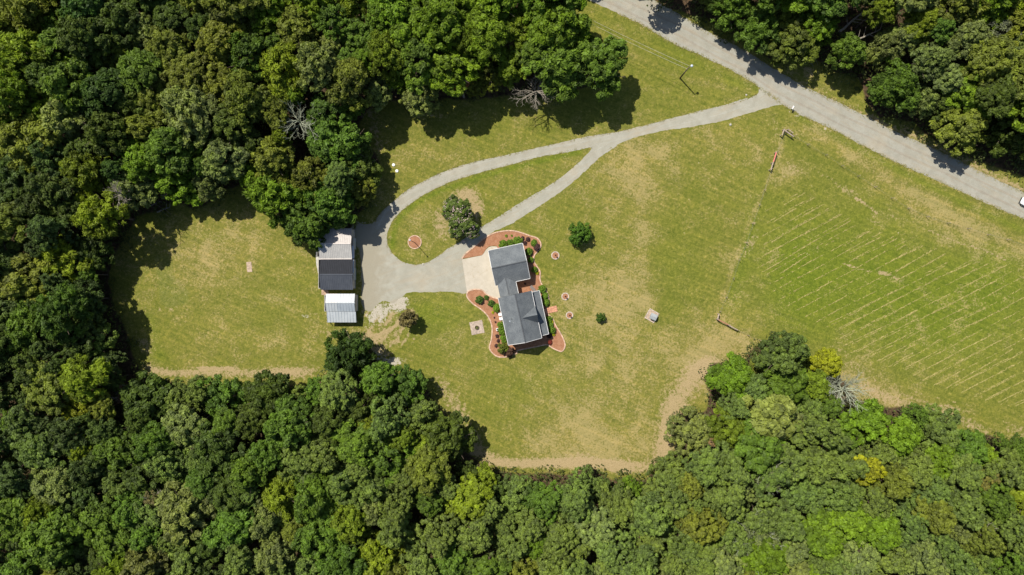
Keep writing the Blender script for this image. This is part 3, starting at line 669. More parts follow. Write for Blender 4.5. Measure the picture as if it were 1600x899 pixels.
# trees one can single out
SPECIAL = [
 (938,108,40,'mid-green','broadleaf','dark rounded tree at the right tip of the top wood beside the mown triangle'),
 (872,104,44,'mid-green','broadleaf','large tree on the lawn edge of the top wood, left of the wood tip'),
 (868,50,44,'bright green','broadleaf','large bright green tree in the top wood nearest the gravel road'),
 (862,4,40,'bright green','broadleaf',None),
 (800,104,28,'yellow-green','broadleaf','yellow-green tree at the lawn edge just left of the bare tree limbs'),
 (655,152,26,'grey-green','broadleaf','pale grey-green tree leaning over the lawn edge left of the brown crown'),
 (590,142,24,'grey-green','broadleaf','pale grey-green tree at the narrow bare gap of the top wood'),
 (742,135,17,'olive','broadleaf','small olive tree touching the brown dead crown at the lawn edge'),
 (700,110,34,'bright green','broadleaf',None), (660,95,36,'mid-green','broadleaf',None),(760,60,38,'bright green','feathery',None),(690,40,38,'bright green','broadleaf',None),(610,20,36,'bright green','broadleaf',None),
 (530,225,40,'mid-green','broadleaf','tall tree at the lawn corner above the sheds, rightmost of its clump'),
 (560,262,32,'dark green','broadleaf','dark tree overhanging the lawn above the driveway loop'),
 (525,318,38,'mid-green','broadleaf','green tree overhanging the pale end of the shed roof'),
 (436,302,40,'bright green','feathery','large bright feathery tree left of the shed clump on the small lawn'),
 (478,345,34,'mid-green','broadleaf','tree left of the shed roof at the bottom of its clump'),
 (485,280,32,'olive','broadleaf','olive tree in the middle of the clump above the sheds'),
 (212,292,34,'grey-green','broadleaf','silvery grey-green tree beside the yellow-green one at left'),
 (140,270,36,'yellow-green','feathery','tall yellow-green tree in the middle of the far left wood'),
 (165,335,36,'yellow-green','feathery','yellow-green tree just below the tall one in the far left wood'),
 (285,285,34,'bright green','broadleaf','bright green tree at the top edge of the small left lawn'),
 (108,408,36,'yellow-green','feathery','rounded yellow-green tree alone among dark pines at far left'),
 (38,90,40,'yellow-green','feathery','light green tree near the top left corner'),
 (130,635,26,'golden green','feathery','golden green tree in the lower left wood below the small lawn'),
 (545,558,36,'deep green','feathery','dark bushy evergreen below the white shed at the wood edge'),
 (636,604,30,'mid-green','broadleaf','rounded tree beside the pale rubble heap at the wood edge'),
 (984,766,19,'bright green','broadleaf','small vivid green tree at the bottom edge of the big lawn'),
 (1224,552,36,'sage green','broadleaf','dark sage tree at the point of wood between lawn and field'),
 (1145,588,30,'bright green','broadleaf','bright tree at the left shoulder of the wood point'),
 (1268,600,27,'yellow-green','broadleaf','yellow-green tree just right of the dark sage tree'),
 (1292,568,22,'golden green','broadleaf','slim golden tree at the field edge beside the bare grey tree'),
 (1200,648,44,'grey-green','broadleaf','broad pale grey-green crown in the middle of the wood point'),
 (1138,668,28,'yellow-green','broadleaf','yellow-green tree right of the brown dead treetop'),
 (1352,736,21,'golden green','broadleaf','bright golden tree alone among pines in the lower right wood'),
 (1236,66,34,'olive','broadleaf','rounded olive tree beside the road shade in upper right wood'),
 (1440,38,26,'yellow-green','broadleaf',None),(1452,96,28,'grey-green','feathery',None),(1396,134,34,'mid-green','broadleaf','large tree at the grass bay across the road'),
 (1545,95,36,'olive','broadleaf',None),(1512,142,34,'bright green','broadleaf',None),(1500,200,38,'olive','broadleaf',None),
 (1320,82,28,'mid-green','broadleaf',None),(1140,20,32,'mid-green','feathery',None),(1185,45,34,'mid-green','feathery',None),
 (95,755,36,'grey-green','broadleaf',None),(440,770,34,'yellow-green','feathery',None),(550,810,34,'yellow-green','broadleaf',None),(190,705,34,'mid-green','broadleaf',None),
]
RES = [(465,185,26),(838,142,30),(1322,612,26),(1335,28,30),(1340,50,26),(720,132,16),(1316,690,0),(1565,55,26),(1115,690,12),(195,622,16),(475,235,24),(1475,70,14)]
LOW = {(938,108):8.6,(872,104):8.8,(800,104):7.5,(655,152):6.5,(590,142):6.5,(742,135):5.5,(530,225):7.0,(560,262):5.2,(525,318):5.6,(436,302):6.5,(478,345):5.2,(485,280):8.0,(545,558):4.5,(285,285):5.0,(212,292):7.0,(108,408):7,(872,50):9,(1236,66):5.0,(1396,134):5.0,(1512,142):8.0,(1500,200):5.2,(1320,82):6.5,(1140,20):4.2,(1185,45):4.4,(984,766):6.5,(1352,736):14.5,(1292,568):9.0,(1268,600):10.0,(636,604):5.5}
for (x, y, r, c, kd, lb) in SPECIAL: add_tree(x, y, r, c, kd, label=lb, z0=LOW.get((x, y)))

def zone(x, y, rr):
    u = rr.random()
    def pick(lst):
        s = 0; 
        for w, c, k in lst:
            s += w
            if u < s: return c, k
        return lst[-1][1], lst[-1][2]
    if x > 1000 and y < 330:
        return pick([(.22,'mid-green','broadleaf'),(.2,'olive','broadleaf'),(.15,'bright green','broadleaf'),(.15,'grey-green','broadleaf'),(.1,'yellow-green','feathery'),(.1,'dark green','broadleaf'),(.08,'grey-green','feathery')])
    if y < 230 and x > 400:
        return pick([(.32,'bright green','broadleaf'),(.24,'mid-green','broadleaf'),(.14,'olive','broadleaf'),(.12,'yellow-green','feathery'),(.08,'grey-green','broadleaf'),(.10,'dark green','broadleaf')])
    if x < 130 and 240 < y < 640:
        return pick([(.6,'blue-green','pine'),(.2,'dark green','pine'),(.12,'mid-green','feathery'),(.08,'olive','broadleaf')])
    if x < 230 and y >= 420:
        return pick([(.35,'blue-green','pine'),(.2,'dark green','broadleaf'),(.2,'mid-green','broadleaf'),(.1,'olive','broadleaf'),(.1,'yellow-green','feathery'),(.05,'sage green','broadleaf')])
    if y < 430 and x < 420:
        return pick([(.28,'dark green','broadleaf'),(.24,'olive','broadleaf'),(.18,'mid-green','broadleaf'),(.12,'grey-green','broadleaf'),(.10,'deep green','broadleaf'),(.08,'bright green','feathery')])
    if x < 420:
        return pick([(.25,'sage green','pine'),(.2,'mid-green','broadleaf'),(.12,'olive','broadleaf'),(.12,'grey-green','broadleaf'),(.16,'dark green','broadleaf'),(.06,'yellow-green','feathery'),(.05,'brownish','broadleaf')])
    if x < 780:
        return pick([(.30,'sage green','pine'),(.25,'mid-green','broadleaf'),(.14,'dark green','broadleaf'),(.12,'olive','broadleaf'),(.10,'yellow-green','broadleaf'),(.09,'grey-green','pine')])
    if x < 1150:
        return pick([(.62,'sage green','pine'),(.18,'grey-green','pine'),(.08,'mid-green','pine'),(.07,'bright green','broadleaf'),(.05,'olive','pine')])
    if y < 700 and x < 1330:
        return pick([(.4,'mid-green','broadleaf'),(.3,'sage green','pine'),(.2,'bright green','broadleaf'),(.1,'olive','broadleaf')])
    if y < 720 or x > 1540:
        return pick([(.42,'bright green','broadleaf'),(.3,'mid-green','pine'),(.2,'sage green','pine'),(.08,'yellow-green','broadleaf')])
    return pick([(.50,'sage green','pine'),(.25,'grey-green','pine'),(.1,'olive','pine'),(.12,'bright green','broadleaf'),(.02,'brownish','pine')])

def fill():
    rr = random.Random(11)
    for r_lo, r_hi, tries in ((33, 43, 1500), (25, 32, 3600), (17, 24, 7000)):
        for _ in range(tries):
            x = rr.uniform(-22, 1622); y = rr.uniform(-22, 921); r = rr.uniform(r_lo, r_hi)
            F = F2 if inpoly([x], [y], F2)[0] else (F1 if inpoly([x], [y], F1)[0] else None)
            if F is None: continue
            c, k = zone(x, y, rr)
            if k == 'pine': r = min(r, 30)
            if dline(np.array([x]), np.array([y]), F, True)[0] < r*(1.05 if F is F2 else (.62 if y > 560 and x < 1100 else .80)): continue
            if any((x-a)**2+(y-b)**2 < (.635*(r+q))**2 for a, b, q in TREES): continue
            if any((x-a)**2+(y-b)**2 < (.78*(r+q))**2 for a, b, q in RES if q): continue
            de = dline(np.array([x]), np.array([y]), F, True)[0]
            z = rr.uniform(9.0, 12.5)+(r-28)*.06
            if F is F2 and de < 75: z = min(z, rr.uniform(4.3, 6.3))
            elif x < 420 and 280 < y < 610 and de < 60: z = min(z, rr.uniform(5.0, 7.0))
            elif y > 540 and de < 40: z = min(z, rr.uniform(4.8, 6.6))
            elif de < 40: z = min(z, rr.uniform(6.3, 8.3))
            add_tree(x, y, r, c, k, z0=z)
fill()
COLS = ['at the left edge', 'left of small lawn', 'in line with small lawn corner', 'in line with pale slab', 'just left of the sheds', 'in line with the sheds',
        'in line with lamp bed', 'in line with concrete apron', 'in line with the house', 'in line with lone lawn tree', 'in line with grey box',
        'in line with brown rail', 'in line with road junction', 'in line with field centre', 'right of field centre', 'at the right edge']
BANDS = ['top eighth', 'second eighth down', 'third eighth down', 'fourth eighth down', 'fifth eighth down', 'sixth eighth down', 'seventh eighth down', 'bottom eighth']
def label_trees():
    g = {}
    for t in AUTO:
        key = (t[1], t[2], t[3], min(max(int(t[4]//100), 0), 15), min(max(int(t[5]//112.4), 0), 7)); g.setdefault(key, []).append(t)
    for key, l in g.items():
        l.sort(key=lambda t: t[5]); n = len(l)
        od = {1: [''], 2: ['upper ', 'lower '], 3: ['upper ', 'middle ', 'lower ']}.get(n) or ['topmost ', 'second ', 'third ', 'fourth ', 'fifth ', 'sixth '][:n]
        for t, o in zip(l, od): t[0]['label'] = f"{o}{key[0]} {key[1]} {key[2]}, {BANDS[key[4]]} of photo, {COLS[key[3]]}"
label_trees()
print('trees', len(TREES), sum('pine' in t[3] for t in AUTO))

# bare and dead trees
def dead_tree(x, y, r, label, mat='dead', z0=9.0, seed=1, up=.35, n0=11, depth=3, twigs=None, r0=.20):
    p = P(x, y, z0); root = empty('bare_tree', (p.x, p.y, 0)); tag(root, label, 'tree', 'bare trees of the woods')
    link('limbs', dead_mesh(seed, r*K, z0, up, n0, depth=depth, r0=r0), M[mat], root)
    if twigs:
        c = link('crown', THIN[seed % 2], parent=root, loc=(0, 0, z0-.6)); s = r*K/4.6*.95; c.scale = (s, s, s*.8); c.color = (*twigs, 1)
    return root
dead_tree(465,188,30,'bare silvery tree with forked limbs at the lawn corner of the upper left wood','dead2',11,3,.5,15,3)
dead_tree(838,142,28,'bare grey tree drooping over the lawn edge of the top wood','dead',8,5,.05,13,3,r0=.22)
dead_tree(1322,610,26,'spiky pale grey-green bare tree at the field edge of the lower right wood','dead2',11.5,8,.25,24,3)
dead_tree(1562,52,34,'feathery bare grey tree near the top right corner','dead',10,9,.3,16,3,(.10,.115,.06))
dead_tree(720,133,15,'brown dead conifer crown at the lawn edge of the top wood','dead',9,11,.4,8,2,None)
c = link('crown', THIN[0], parent=bpy.data.objects['bare_tree.004'], loc=(0, 0, 9)); c.scale = (.46, .46, .46); c.color = (.24, .105, .05, 1)
dead_tree(1112,690,12,'round tan dead crown among green trees left in the lower right wood','dead',9.5,12,.4,8,2,None)
c = link('crown', FEATHER[0], parent=bpy.data.objects['bare_tree.005'], loc=(0, 0, 9.5)); c.scale = (.36, .28, .34); c.color = (.30, .20, .09, 1)
dead_tree(195,618,18,'bare whitish tree beside dead brown twigs below the small lawn','dead',8,14,.3,8,3,(.12,.075,.05))
dead_tree(258,302,10,'small bare grey tree beside fallen poles at the small lawn','dead',6,15,.6,6,2)
dead_tree(482,745,18,'bare white-limbed tree in lower left half of the lower wood','dead2',12,16,.4,10,3,(.11,.14,.05))
dead_tree(1185,845,34,'sparse pale tree with many white twigs near the bottom edge','dead2',12,17,.45,14,3,(.13,.16,.05))
dead_tree(1205,745,26,'pale bare-twigged tree right of the small clearing, lower right wood','dead2',12,18,.45,12,3,(.13,.155,.06))
dead_tree(1543,832,16,'lone bare white snag near the bottom right corner','dead',13,19,.5,7,2,None)
dead_tree(180,300,16,'grey leafless snag between the yellow-green and silvery trees','dead',14,20,.5,10,3,None)
dead_tree(1475,60,18,'tangle of bare grey limbs in the upper right wood','dead',10,21,.3,9,3,None)
dead_tree(235,782,16,'brown-limbed sparse tree deep in the lower left wood','dead',13,22,.5,8,2,(.13,.115,.045))

# fallen logs
def log(x0, y0, x1, y1, r, label, seed, z=.5):
    a = P(x0, y0, z); b = P(x1, y1, z); rng = random.Random(seed); n = 6; segs = []
    pts = [a.lerp(b, i/n)+Vector((rng.uniform(-.12, .12), rng.uniform(-.12, .12), 0)) for i in range(n+1)]
    for i in range(n): segs.append((pts[i]-a, pts[i+1]-a, r*(1-.09*i), r*(1-.09*(i+1))))
    for i in range(2, n+1):
        dv = (b-a).normalized(); s = rng.choice((-1, 1)); w = Vector((-dv.y*s+dv.x*.6, dv.x*s+dv.y*.6, .3))*rng.uniform(1, 2.4)
        segs.append((pts[i]-a, pts[i]-a+w, r*.3, r*.08))
    V, F = limb_tubes(segs, 7)
    o = link('fallen_trunk', mesh_np('fallen_trunk', V, F, True), M['dead'], loc=a); tag(o, label, 'fallen trunk', 'fallen trunks in the woods')
log(1312,50,1348,18,.28,'long pale trunk lying in the dark gap of the upper right wood',1,6)
log(1322,70,1376,46,.24,'branchy pale trunk lying below the long one in upper right wood',2,6)
log(1428,68,1462,78,.2,'short pale trunk lying left of the tangle of bare limbs',3,6)
log(246,331,266,323,.2,'pale pole lying on the top edge of the small left lawn',4,.3)
log(236,322,250,314,.16,'shorter pale pole lying just above the other at the small lawn',5,.3)
log(617,127,628,140,.22,'dark trunk lying on red leaf litter in the top wood gap',6,.5)
log(1257,89,1273,92,.2,'pale log at the edge of the bare spot across the road',7,.5)

# undergrowth below the trees and the wood outside the frame
def undergrowth():
    rng = np.random.default_rng(21); C = []; T = []
    n = 0
    while n < 4200:
        x = rng.uniform(-30, 1630); y = rng.uniform(-30, 930)
        G1 = [(800+(a-800)*.955, 449.5+(b-449.5)*.955) for a, b in F1]; G2 = [(800+(a-800)*.955, 449.5+(b-449.5)*.955) for a, b in F2]
        xs = rng.uniform(-30, 1630, 4000); ys = rng.uniform(-30, 930, 4000)
        ok = (inpoly(xs, ys, G1) & (dline(xs, ys, G1, True) > 9)) | (inpoly(xs, ys, G2) & (dline(xs, ys, G2, True) > 9))
        for x, y in zip(xs[ok], ys[ok]):
            p = P(x, y); r = rng.uniform(.6, 1.9); h = rng.uniform(.3, 3.0); k = int(26*r)
            dv = unit(rng.normal(size=(k, 3))); dv[:, 2] = abs(dv[:, 2])
            C.append(np.array([p.x, p.y, h*.3])+dv*np.array([r, r, h])); T.append(np.full(k, rng.uniform(.1, .9))); n += 1
            if n >= 4200: break
    C = np.concatenate(C); T = np.concatenate(T)
    N = unit(rng.normal(size=C.shape)*.5+np.array([0, 0, 1])); V, F, TT = leaf_quads(C, N, np.full(len(C), .26), np.full(len(C), .15), rng, T)
    me = mesh_np('undergrowth', V, F); at = me.attributes.new('tone', 'FLOAT', 'POINT'); at.data.foreach_set('value', TT.astype(np.float32))
    o = link('undergrowth', me, M['leaf']); o.color = (.075, .095, .022, 1)
    tag(o, 'low dark undergrowth between the tree trunks of the woods', 'undergrowth', kind='stuff')
undergrowth()

def outer_wood():
    rng = np.random.default_rng(31); C = []; N = []; T = []; pts = []
    for _ in range(9000):
        x = rng.uniform(-330, 1930); y = rng.uniform(-300, 1200)
        if -40 < x < 1640 and -40 < y < 939: continue
        if dline(np.array([x]), np.array([y]), [(500,-260),(760,-110),(965,8),(1200,140),(1600,322),(2000,520)])[0] < (95 if x > 1500 else 62): continue
        if 1600 < x and 400 < y < 690: continue
        if any((x-a)**2+(y-b)**2 < 52**2 for a, b in pts): continue
        pts.append((x, y)); z0 = rng.uniform(9, 12); p = P(x, y, z0); n = 1100; Rw = rng.uniform(4.0, 5.2)
        nl = 14; lc = unit(rng.normal(size=(nl, 3))); lc[:, 2] = abs(lc[:, 2])*.7; lc *= Rw*.62
        i = rng.integers(0, nl, n); dv = unit(rng.normal(size=(n, 3))); dv[:, 2] = np.where(dv[:, 2] < -.2, -dv[:, 2], dv[:, 2])
        C.append(np.array([p.x, p.y, z0])+lc[i]+dv*Rw*.38); N.append(unit(dv+np.array([0, 0, .4])+rng.normal(size=(n, 3))*.4)); T.append(np.clip(.5+rng.normal(0, .2)+rng.normal(0, .15, n), 0, 1))
    C = np.concatenate(C); N = np.concatenate(N); T = np.concatenate(T)
    V, F, TT = leaf_quads(C, N, np.full(len(C), .5), np.full(len(C), .3), rng, T)
    me = mesh_np('surrounding_wood', V, F); at = me.attributes.new('tone', 'FLOAT', 'POINT'); at.data.foreach_set('value', TT.astype(np.float32))
    o = link('surrounding_wood', me, M['leaf']); o.color = (.10, .125, .03, 1)
    tag(o, 'treetops of the woods running on all round beyond the clearing', 'wood', kind='stuff')
outer_wood()

# ------------------------------------------------------------------ lawn trees and garden shrubs
def shrub(x, y, r, col, label, name='round_bush', pool=None, group=None, cat='bush', hz=1.0, ry=1.0, rot=0.0, z=0.0):
    Rw = r*K*1.22; z0 = Rw*.5*hz+z
    p = P(x, y, z0); root = empty(name, (p.x, p.y, z), rot)
    rr = random.Random(int(x*31+y*17)); me = rr.choice(pool or BUSH)
    c = link('foliage', me, parent=root, loc=(0, 0, z0-z)); c.scale = (Rw, Rw*ry, Rw*hz*1.15)
    v = rr.uniform(.9, 1.12); c.color = (col[0]*v, col[1]*v, col[2]*v, 1)
    segs = []
    for i in range(5):
        a = i*1.26+rr.random(); segs.append(((0, 0, 0), (math.cos(a)*Rw*.45, math.sin(a)*Rw*.45*ry, z0*1.1), .05*Rw+.01, .02*Rw))
    V, F = limb_tubes(segs, 5); link('stem', mesh_np('stem', V, F), M['bark'], root)
    tag(root, label, cat, group); return root
GB = (.115, .195, .018); GD = (.070, .130, .020); YL = (.34, .34, .012); PU = (.075, .040, .038)
NB = 'clipped bushes round the garage'; EB = 'clipped bushes along the porch'; WB = 'bushes along the back of the house'
for a in [
 (786.2,381.4,6.5,GB,'leftmost of three round green bushes against the garage top wall',NB),
 (797.9,379.9,5.6,GB,'middle one of three round green bushes against the garage top wall',NB),
 (809,376.6,6.5,GB,'rightmost of three round green bushes against the garage top wall',NB),
 (826.2,393.1,6.0,GB,'uppermost green bush along the shaded right wall of the garage',NB),
 (829.4,406.2,4.6,GB,'second green bush down along the shaded right garage wall',NB),
 (835.2,421.4,4.8,GB,'lowest green bush along the right garage wall above the yellow one',NB),
 (833.8,380,5.0,GB,'green bush beside dark purple one at the top right bed corner',NB),
 (846.9,451.7,6.3,GB,'round green bush at the top end of the porch roof',EB),
 (851,462.8,5.3,GB,'middle green bush of three above the terracotta step slab',EB),
 (852.8,473.1,5.3,GB,'green bush just above the terracotta step slab',EB),
 (857.9,498.6,4.7,GB,'first green bush below the terracotta step slab',EB),
 (860,508,4.6,GB,'green bush between two yellow ones below the step slab',EB),
 (862.8,515.9,5.5,GB,'lowest and largest green bush below the terracotta step slab',EB),
 (749.2,468.3,6.2,GD,'dark round bush at the bed corner nearest the concrete apron',WB),
 (760,464.8,3.3,GD,'small dark bush right of the round one near the apron',WB),
 (767.6,473.8,5.2,GD,'dark bush touching the brighter one behind the house',WB),
 (775.6,481.4,6.0,GB,'bright round bush at the back wall above the white chairs',WB),
 (782.8,508.2,5.4,GB,'green bush at the back wall just below the white chairs',WB),
 (783.6,516.2,5.8,GB,'green bush at the back wall, middle of the three below the chairs',WB),
 (787,529,5.2,GB,'green bush at the back wall, lowest of the three below the chairs',WB),
]: shrub(a[0], a[1], a[2], a[3], a[4], group=a[5], hz=.85)
for a in [
 (791,368.6,2.0,'small yellow-green plant in mulch above the three garage bushes'),
 (799.6,368.3,1.5,'tiniest yellow-green plant in mulch above the garage'),
 (839,426.2,2.6,'yellow plant at the bed edge right of the garage'),
 (862.8,503.4,2.3,'yellow plant between green bushes below the step slab'),
 (865.2,522.8,2.5,'yellow plant at the lower end of the porch bushes'),
 (770,488.3,2.0,'yellow plant in the mulch left of the white chairs'),
]: shrub(a[0], a[1], a[2], YL if a[0] > 800 or a[0] == 770 else (.16, .24, .02), a[3], name='yellow_plant', group='small yellow plants in the mulch beds', cat='plant', hz=.8)
for a in [
 (816.3,372.7,3.0,'purple-leaved bush, leftmost of three at the garage top right corner'),
 (824.8,373.8,3.4,'purple-leaved bush, rightmost of three at the garage top right corner'),
 (820,379.6,3.0,'purple-leaved bush, lowest of three at the garage top right corner'),
 (838.3,386.6,5.2,'large purple-leaved bush below the green one at the bed corner'),
 (858.6,524.8,3.8,'dark purple bush in shade at the lower end of the porch'),
 (776.8,525.1,2.6,'dark twiggy plant, topmost of three in the back bed'),
 (778.3,532.7,2.6,'dark twiggy plant, middle one of three in the back bed'),
 (774.9,540.4,2.6,'dark twiggy plant, lowest of three in the back bed'),
 (772.4,496.6,1.4,'tiny dark plant in mulch left of the white chairs'),
 (774.2,503.4,1.4,'tiny dark plant in mulch just below the other tiny one'),
 (820.5,443.5,1.6,'small bush in the shaded garage courtyard'),
]: shrub(a[0], a[1], a[2], PU, a[3], name='purple_bush', group='dark purple plants in the mulch beds', cat='bush', hz=.8)
shrub(859.3,535.2,3.5,(.19,.035,.025),'dark red rounded bush at the shaded lower right house corner',name='red_bush',hz=.8)
shrub(785.5,544.1,8.3,(.115,.135,.022),'large olive bush at the lower left house corner',pool=BIGB,hz=1.2)
shrub(796,550.5,7.6,(.115,.062,.045),'large reddish-brown bush at the lower left house corner',name='purple_bush',pool=BIGB,hz=1.1)
shrub(905,366,16.4,(.065,.130,.014),'dark green bushy tree alone on the lawn above the three small rings',name='lawn_tree',pool=BIGB,cat='tree',hz=1.15,ry=1.08)
shrub(938,496.5,7,(.06,.115,.018),'small young tree alone on the lawn right of the porch',name='lawn_tree',pool=BIGB,cat='tree',hz=1.3)

def lawn_tree(x, y, r, z0, me, col, label):
    p = P(x, y, z0); root = empty('lawn_tree', (p.x, p.y, 0), 1.0); s = r*K/4.6
    c = link('crown', me, parent=root, loc=(0, 0, z0)); c.scale = (s, s, s*1.2); c.color = (*col, 1)
    t = link('trunk', TRUNK[1], parent=root); t.scale = (.5, .5, z0/9.5); tag(root, label, 'tree'); return root
lawn_tree(638,498,17,3.0,crown('crown', 610, lobes=9, clumps=6, per=24, crad=.14, leaf=.85, wid=.55, open_=.15),(.15,.125,.045),'sparse bronze-green young tree on the lawn below the turning place')

def crepe_myrtle():
    root = empty('flowering_tree', P(719, 339, 0)*1.0); C = P(719, 339, 0)
    parts = [(707,322,17,3.2),(722,332,20,3.8),(728,352,20,3.6),(716,344,16,3.9),(736,362,14,2.9),(712,360,14,2.6),(703,336,12,2.5)]
    for i, (x, y, r, z) in enumerate(parts):
        p = P(x, y, z); s = r*K/4.6*.86
        c = link('crown', CM[i % 2], parent=root, loc=(p.x-C.x, p.y-C.y, z), rotz=i*1.3); c.scale = (s, s, s*1.1); c.color = (.095, .135, .028, 1)
        f = link('blossom', CF[i % 2], parent=root, loc=(p.x-C.x, p.y-C.y, z), rotz=i*1.3); f.scale = (s*1.03, s*1.03, s*1.13)
    segs = []
    rr = random.Random(4)
    for i in range(7):
        a = i*.9; segs.append(((rr.uniform(-.3, .3), rr.uniform(-.3, .3), 0), (math.cos(a)*1.4, math.sin(a)*1.9, 3.2), .09, .04))
    V, F = limb_tubes(segs, 6); link('trunk', mesh_np('trunk', V, F, True), M['bark'], root)
    tag(root, 'large tree covered with pale pink blossom on the driveway island', 'tree')
CM = [crown('crown', 700+i, lobes=7, clumps=15, per=30, crad=.15, leaf=.55, wid=.6, hz=.9) for i in range(2)]
def blossoms(seed):
    rng = np.random.default_rng(seed); n = 34; dv = unit(rng.normal(size=(n, 3))); dv[:, 2] = abs(dv[:, 2])*.9; dv = unit(dv)
    c = dv*4.6*rng.uniform(.82, 1.0, (n, 1)); rep = np.repeat(np.arange(n), 5)
    pos = c[rep]+rng.normal(0, .28, (len(rep), 3)); nr = unit(dv[rep]+np.array([0, 0, .5])+rng.normal(size=(len(rep), 3))*.4)
    V, F, T = leaf_quads(pos, nr, np.full(len(rep), .22), np.full(len(rep), .13), rng, np.zeros(len(rep)))
    me = mesh_np('blossom', V, F); me.materials.append(M['blossom']); return me
CF = [blossoms(i) for i in range(2)]
crepe_myrtle()

# ------------------------------------------------------------------ mulch beds with paver edging
def edging(pts, z, h, size, mat, parent, closed=False, w=.2, seed=1):
    mb = MB(); rr = random.Random(seed); W = [P(x, y) for x, y in pts]
    if closed: W = W+[W[0]]
    cum = [0.0]
    for a, b in zip(W[:-1], W[1:]): cum.append(cum[-1]+(b-a).length)
    n = int(cum[-1]/size); k = 0
    for i in range(n):
        t = (i+.5)*cum[-1]/n
        while k < len(cum)-2 and cum[k+1] < t: k += 1
        a, b = W[k], W[k+1]; L = max(cum[k+1]-cum[k], 1e-6); c = a.lerp(b, (t-cum[k])/L); u = (b-a)/L
        Mx = Matrix.Translation((c.x, c.y, z+rr.uniform(-.008, .012))) @ Matrix.Rotation(math.atan2(u.y, u.x)+rr.uniform(-.04, .04), 4, 'Z')
        mb.box(-size*.49, size*.49, -w/2, w/2, 0, h, Mx)
    o = mb.build('edging', mat, parent); o['kind'] = 'stuff'; return o

def bed(name, outline, edge, z, label, group=None, mat='edging'):
    xs = [p[0] for p in outline]; ys = [p[1] for p in outline]; c = P(sum(xs)/len(xs), sum(ys)/len(ys))
    root = empty(name, c); tag(root, label, 'flower bed', group)
    for o in (sheet('mulch', [smooth_line(outline, 2, False)], z, M['mulch'], thick=z+.01), edging(smooth_line(edge, 2), 0, z+.07, .26, M[mat], None, w=.26)):
        o.parent = root; o.location = -c
    return root
E_N = [(722,404.5),(727.6,396.6),(741.4,385.5),(755.2,373.8),(769,365.5),(782.8,361.8),(799.3,360.7),(813.1,363.4),(826.9,368.3),(839.3,372.4),(844.8,380),(844.1,387.6),(839.3,393.8),(834.5,400),(834.5,409),(839.3,417.2),(844.1,425.5),(843.4,435.2),(845.8,443.4),(851,451),(855.2,458),(857.4,467.6),(855.6,476),(854,481)]
bed('mulch_bed', E_N+[(850,492),(820,500),(800,470),(800,400),(780,390),(775.9,385),(768,384.4),(762.6,386.4),(759,390.2),(755.6,395.8),(753,399)], E_N, .075, 'brown-red mulch bed sweeping round the garage and the porch top')
E_S = [(856,491),(863.4,498),(867.6,507.6),(875.2,520),(880.7,531),(882.8,540.7),(877.9,549),(867.6,546.2),(858.6,541),(854.5,538.6),(838,541.8),(822,545),(807.6,548)]
bed('mulch_bed', E_S+[(800,545),(800,500),(830,480)], E_S, .085, 'mulch bed along the lower porch ending in a round lobe at lower right')
E_W = [(808,548),(808,551.8),(803,553.5),(795,556.5),(788.3,558),(777.2,557.2),(767.6,549.7),(764.8,542),(767.6,531),(769,517.2),(767.6,506.2),(762,493.8),(752.4,484.1),(738.6,474.5),(731,466.2),(729.2,460.7),(731.7,455.6),(738,453),(744.1,452.2),(753.8,453.8),(759.3,459.6),(769,464.6),(778,467)]
bed('mulch_bed', E_W+[(805,480),(822,540)], E_W, .080, 'winding mulch bed along the back wall of the house by the patio')

def ring_bed(x, y, r, label, mat, twig=True, group=None):
    c = P(x, y); root = empty('round_bed', c); tag(root, label, 'flower bed', group)
    Rw = r*K; mb = MB(); n = 20; mb.lathe([(Rw*.82, 0), (Rw*.80, .05), (Rw*.4, .08), (.02, .10)], n=20); mb.build('mulch', M['mulch'], root)
    e = MB(); m = int(2*PI*Rw/.24)
    for i in range(m):
        a = 2*PI*i/m; Mx = Matrix.Rotation(a, 4, 'Z') @ Matrix.Translation((Rw*.9, 0, 0)); e.box(-.11, .11, -.105, .105, 0, .12+.01*math.sin(i*2.3), Mx)
    o = e.build('edging', M[mat], root); o['kind'] = 'stuff'
    if twig:
        V, F = limb_tubes([((0, 0, 0), (.05, 0, .7), .04, .03), ((.05, 0, .7), (.25, .1, 1.1), .02, .01), ((.05, 0, .7), (-.2, .15, 1.15), .02, .01), ((.05, 0, .7), (0, -.25, 1.1), .02, .01)], 5)
        s = link('sapling', mesh_np('sapling', V, F), M['bark'], None, loc=(c.x, c.y, .08))
        tag(s, twig, 'sapling', 'saplings in the small round beds')
        cr = link('foliage', BUSH[0], parent=s, loc=(0, 0, 1.0)); cr.scale = (.24, .24, .24); cr.color = (.12, .045, .03, 1)
    return root
RG = 'small round beds on the lawn right of the house'
ring_bed(867.7,399.4,6.3,'small round bed nearest the garage, with fresh orange mulch','edging_pale','little sapling in the round bed nearest the garage',RG)
ring_bed(883.2,463.4,5.8,'small round bed above the other near the step slab','edging_pale','little sapling in the middle round bed of three',RG)
ring_bed(889.8,492.8,5.6,'small round bed lowest of the three right of the house','edging_pale','little sapling in the lowest round bed of three',RG)
ring_bed(648,378.6,11.2,'round mulch bed with pale edging round the lamp post on the island','edging',None)

# step slab and square patio with its ring of pavers
c = P(862,484); t_ = empty('step_pad', c, R(13)); tag(t_, 'terracotta slab leading from the porch onto the lawn', 'slab')
for i in range(4):
    for j in range(3):
        MB().box(-1.25+i*.62, -1.25+i*.62+.60, -.66+j*.44, -.66+j*.44+.42, 0, .10+.004*((i+j) % 2)).build('paving_slab', M['terra'], t_, bevel=.01)

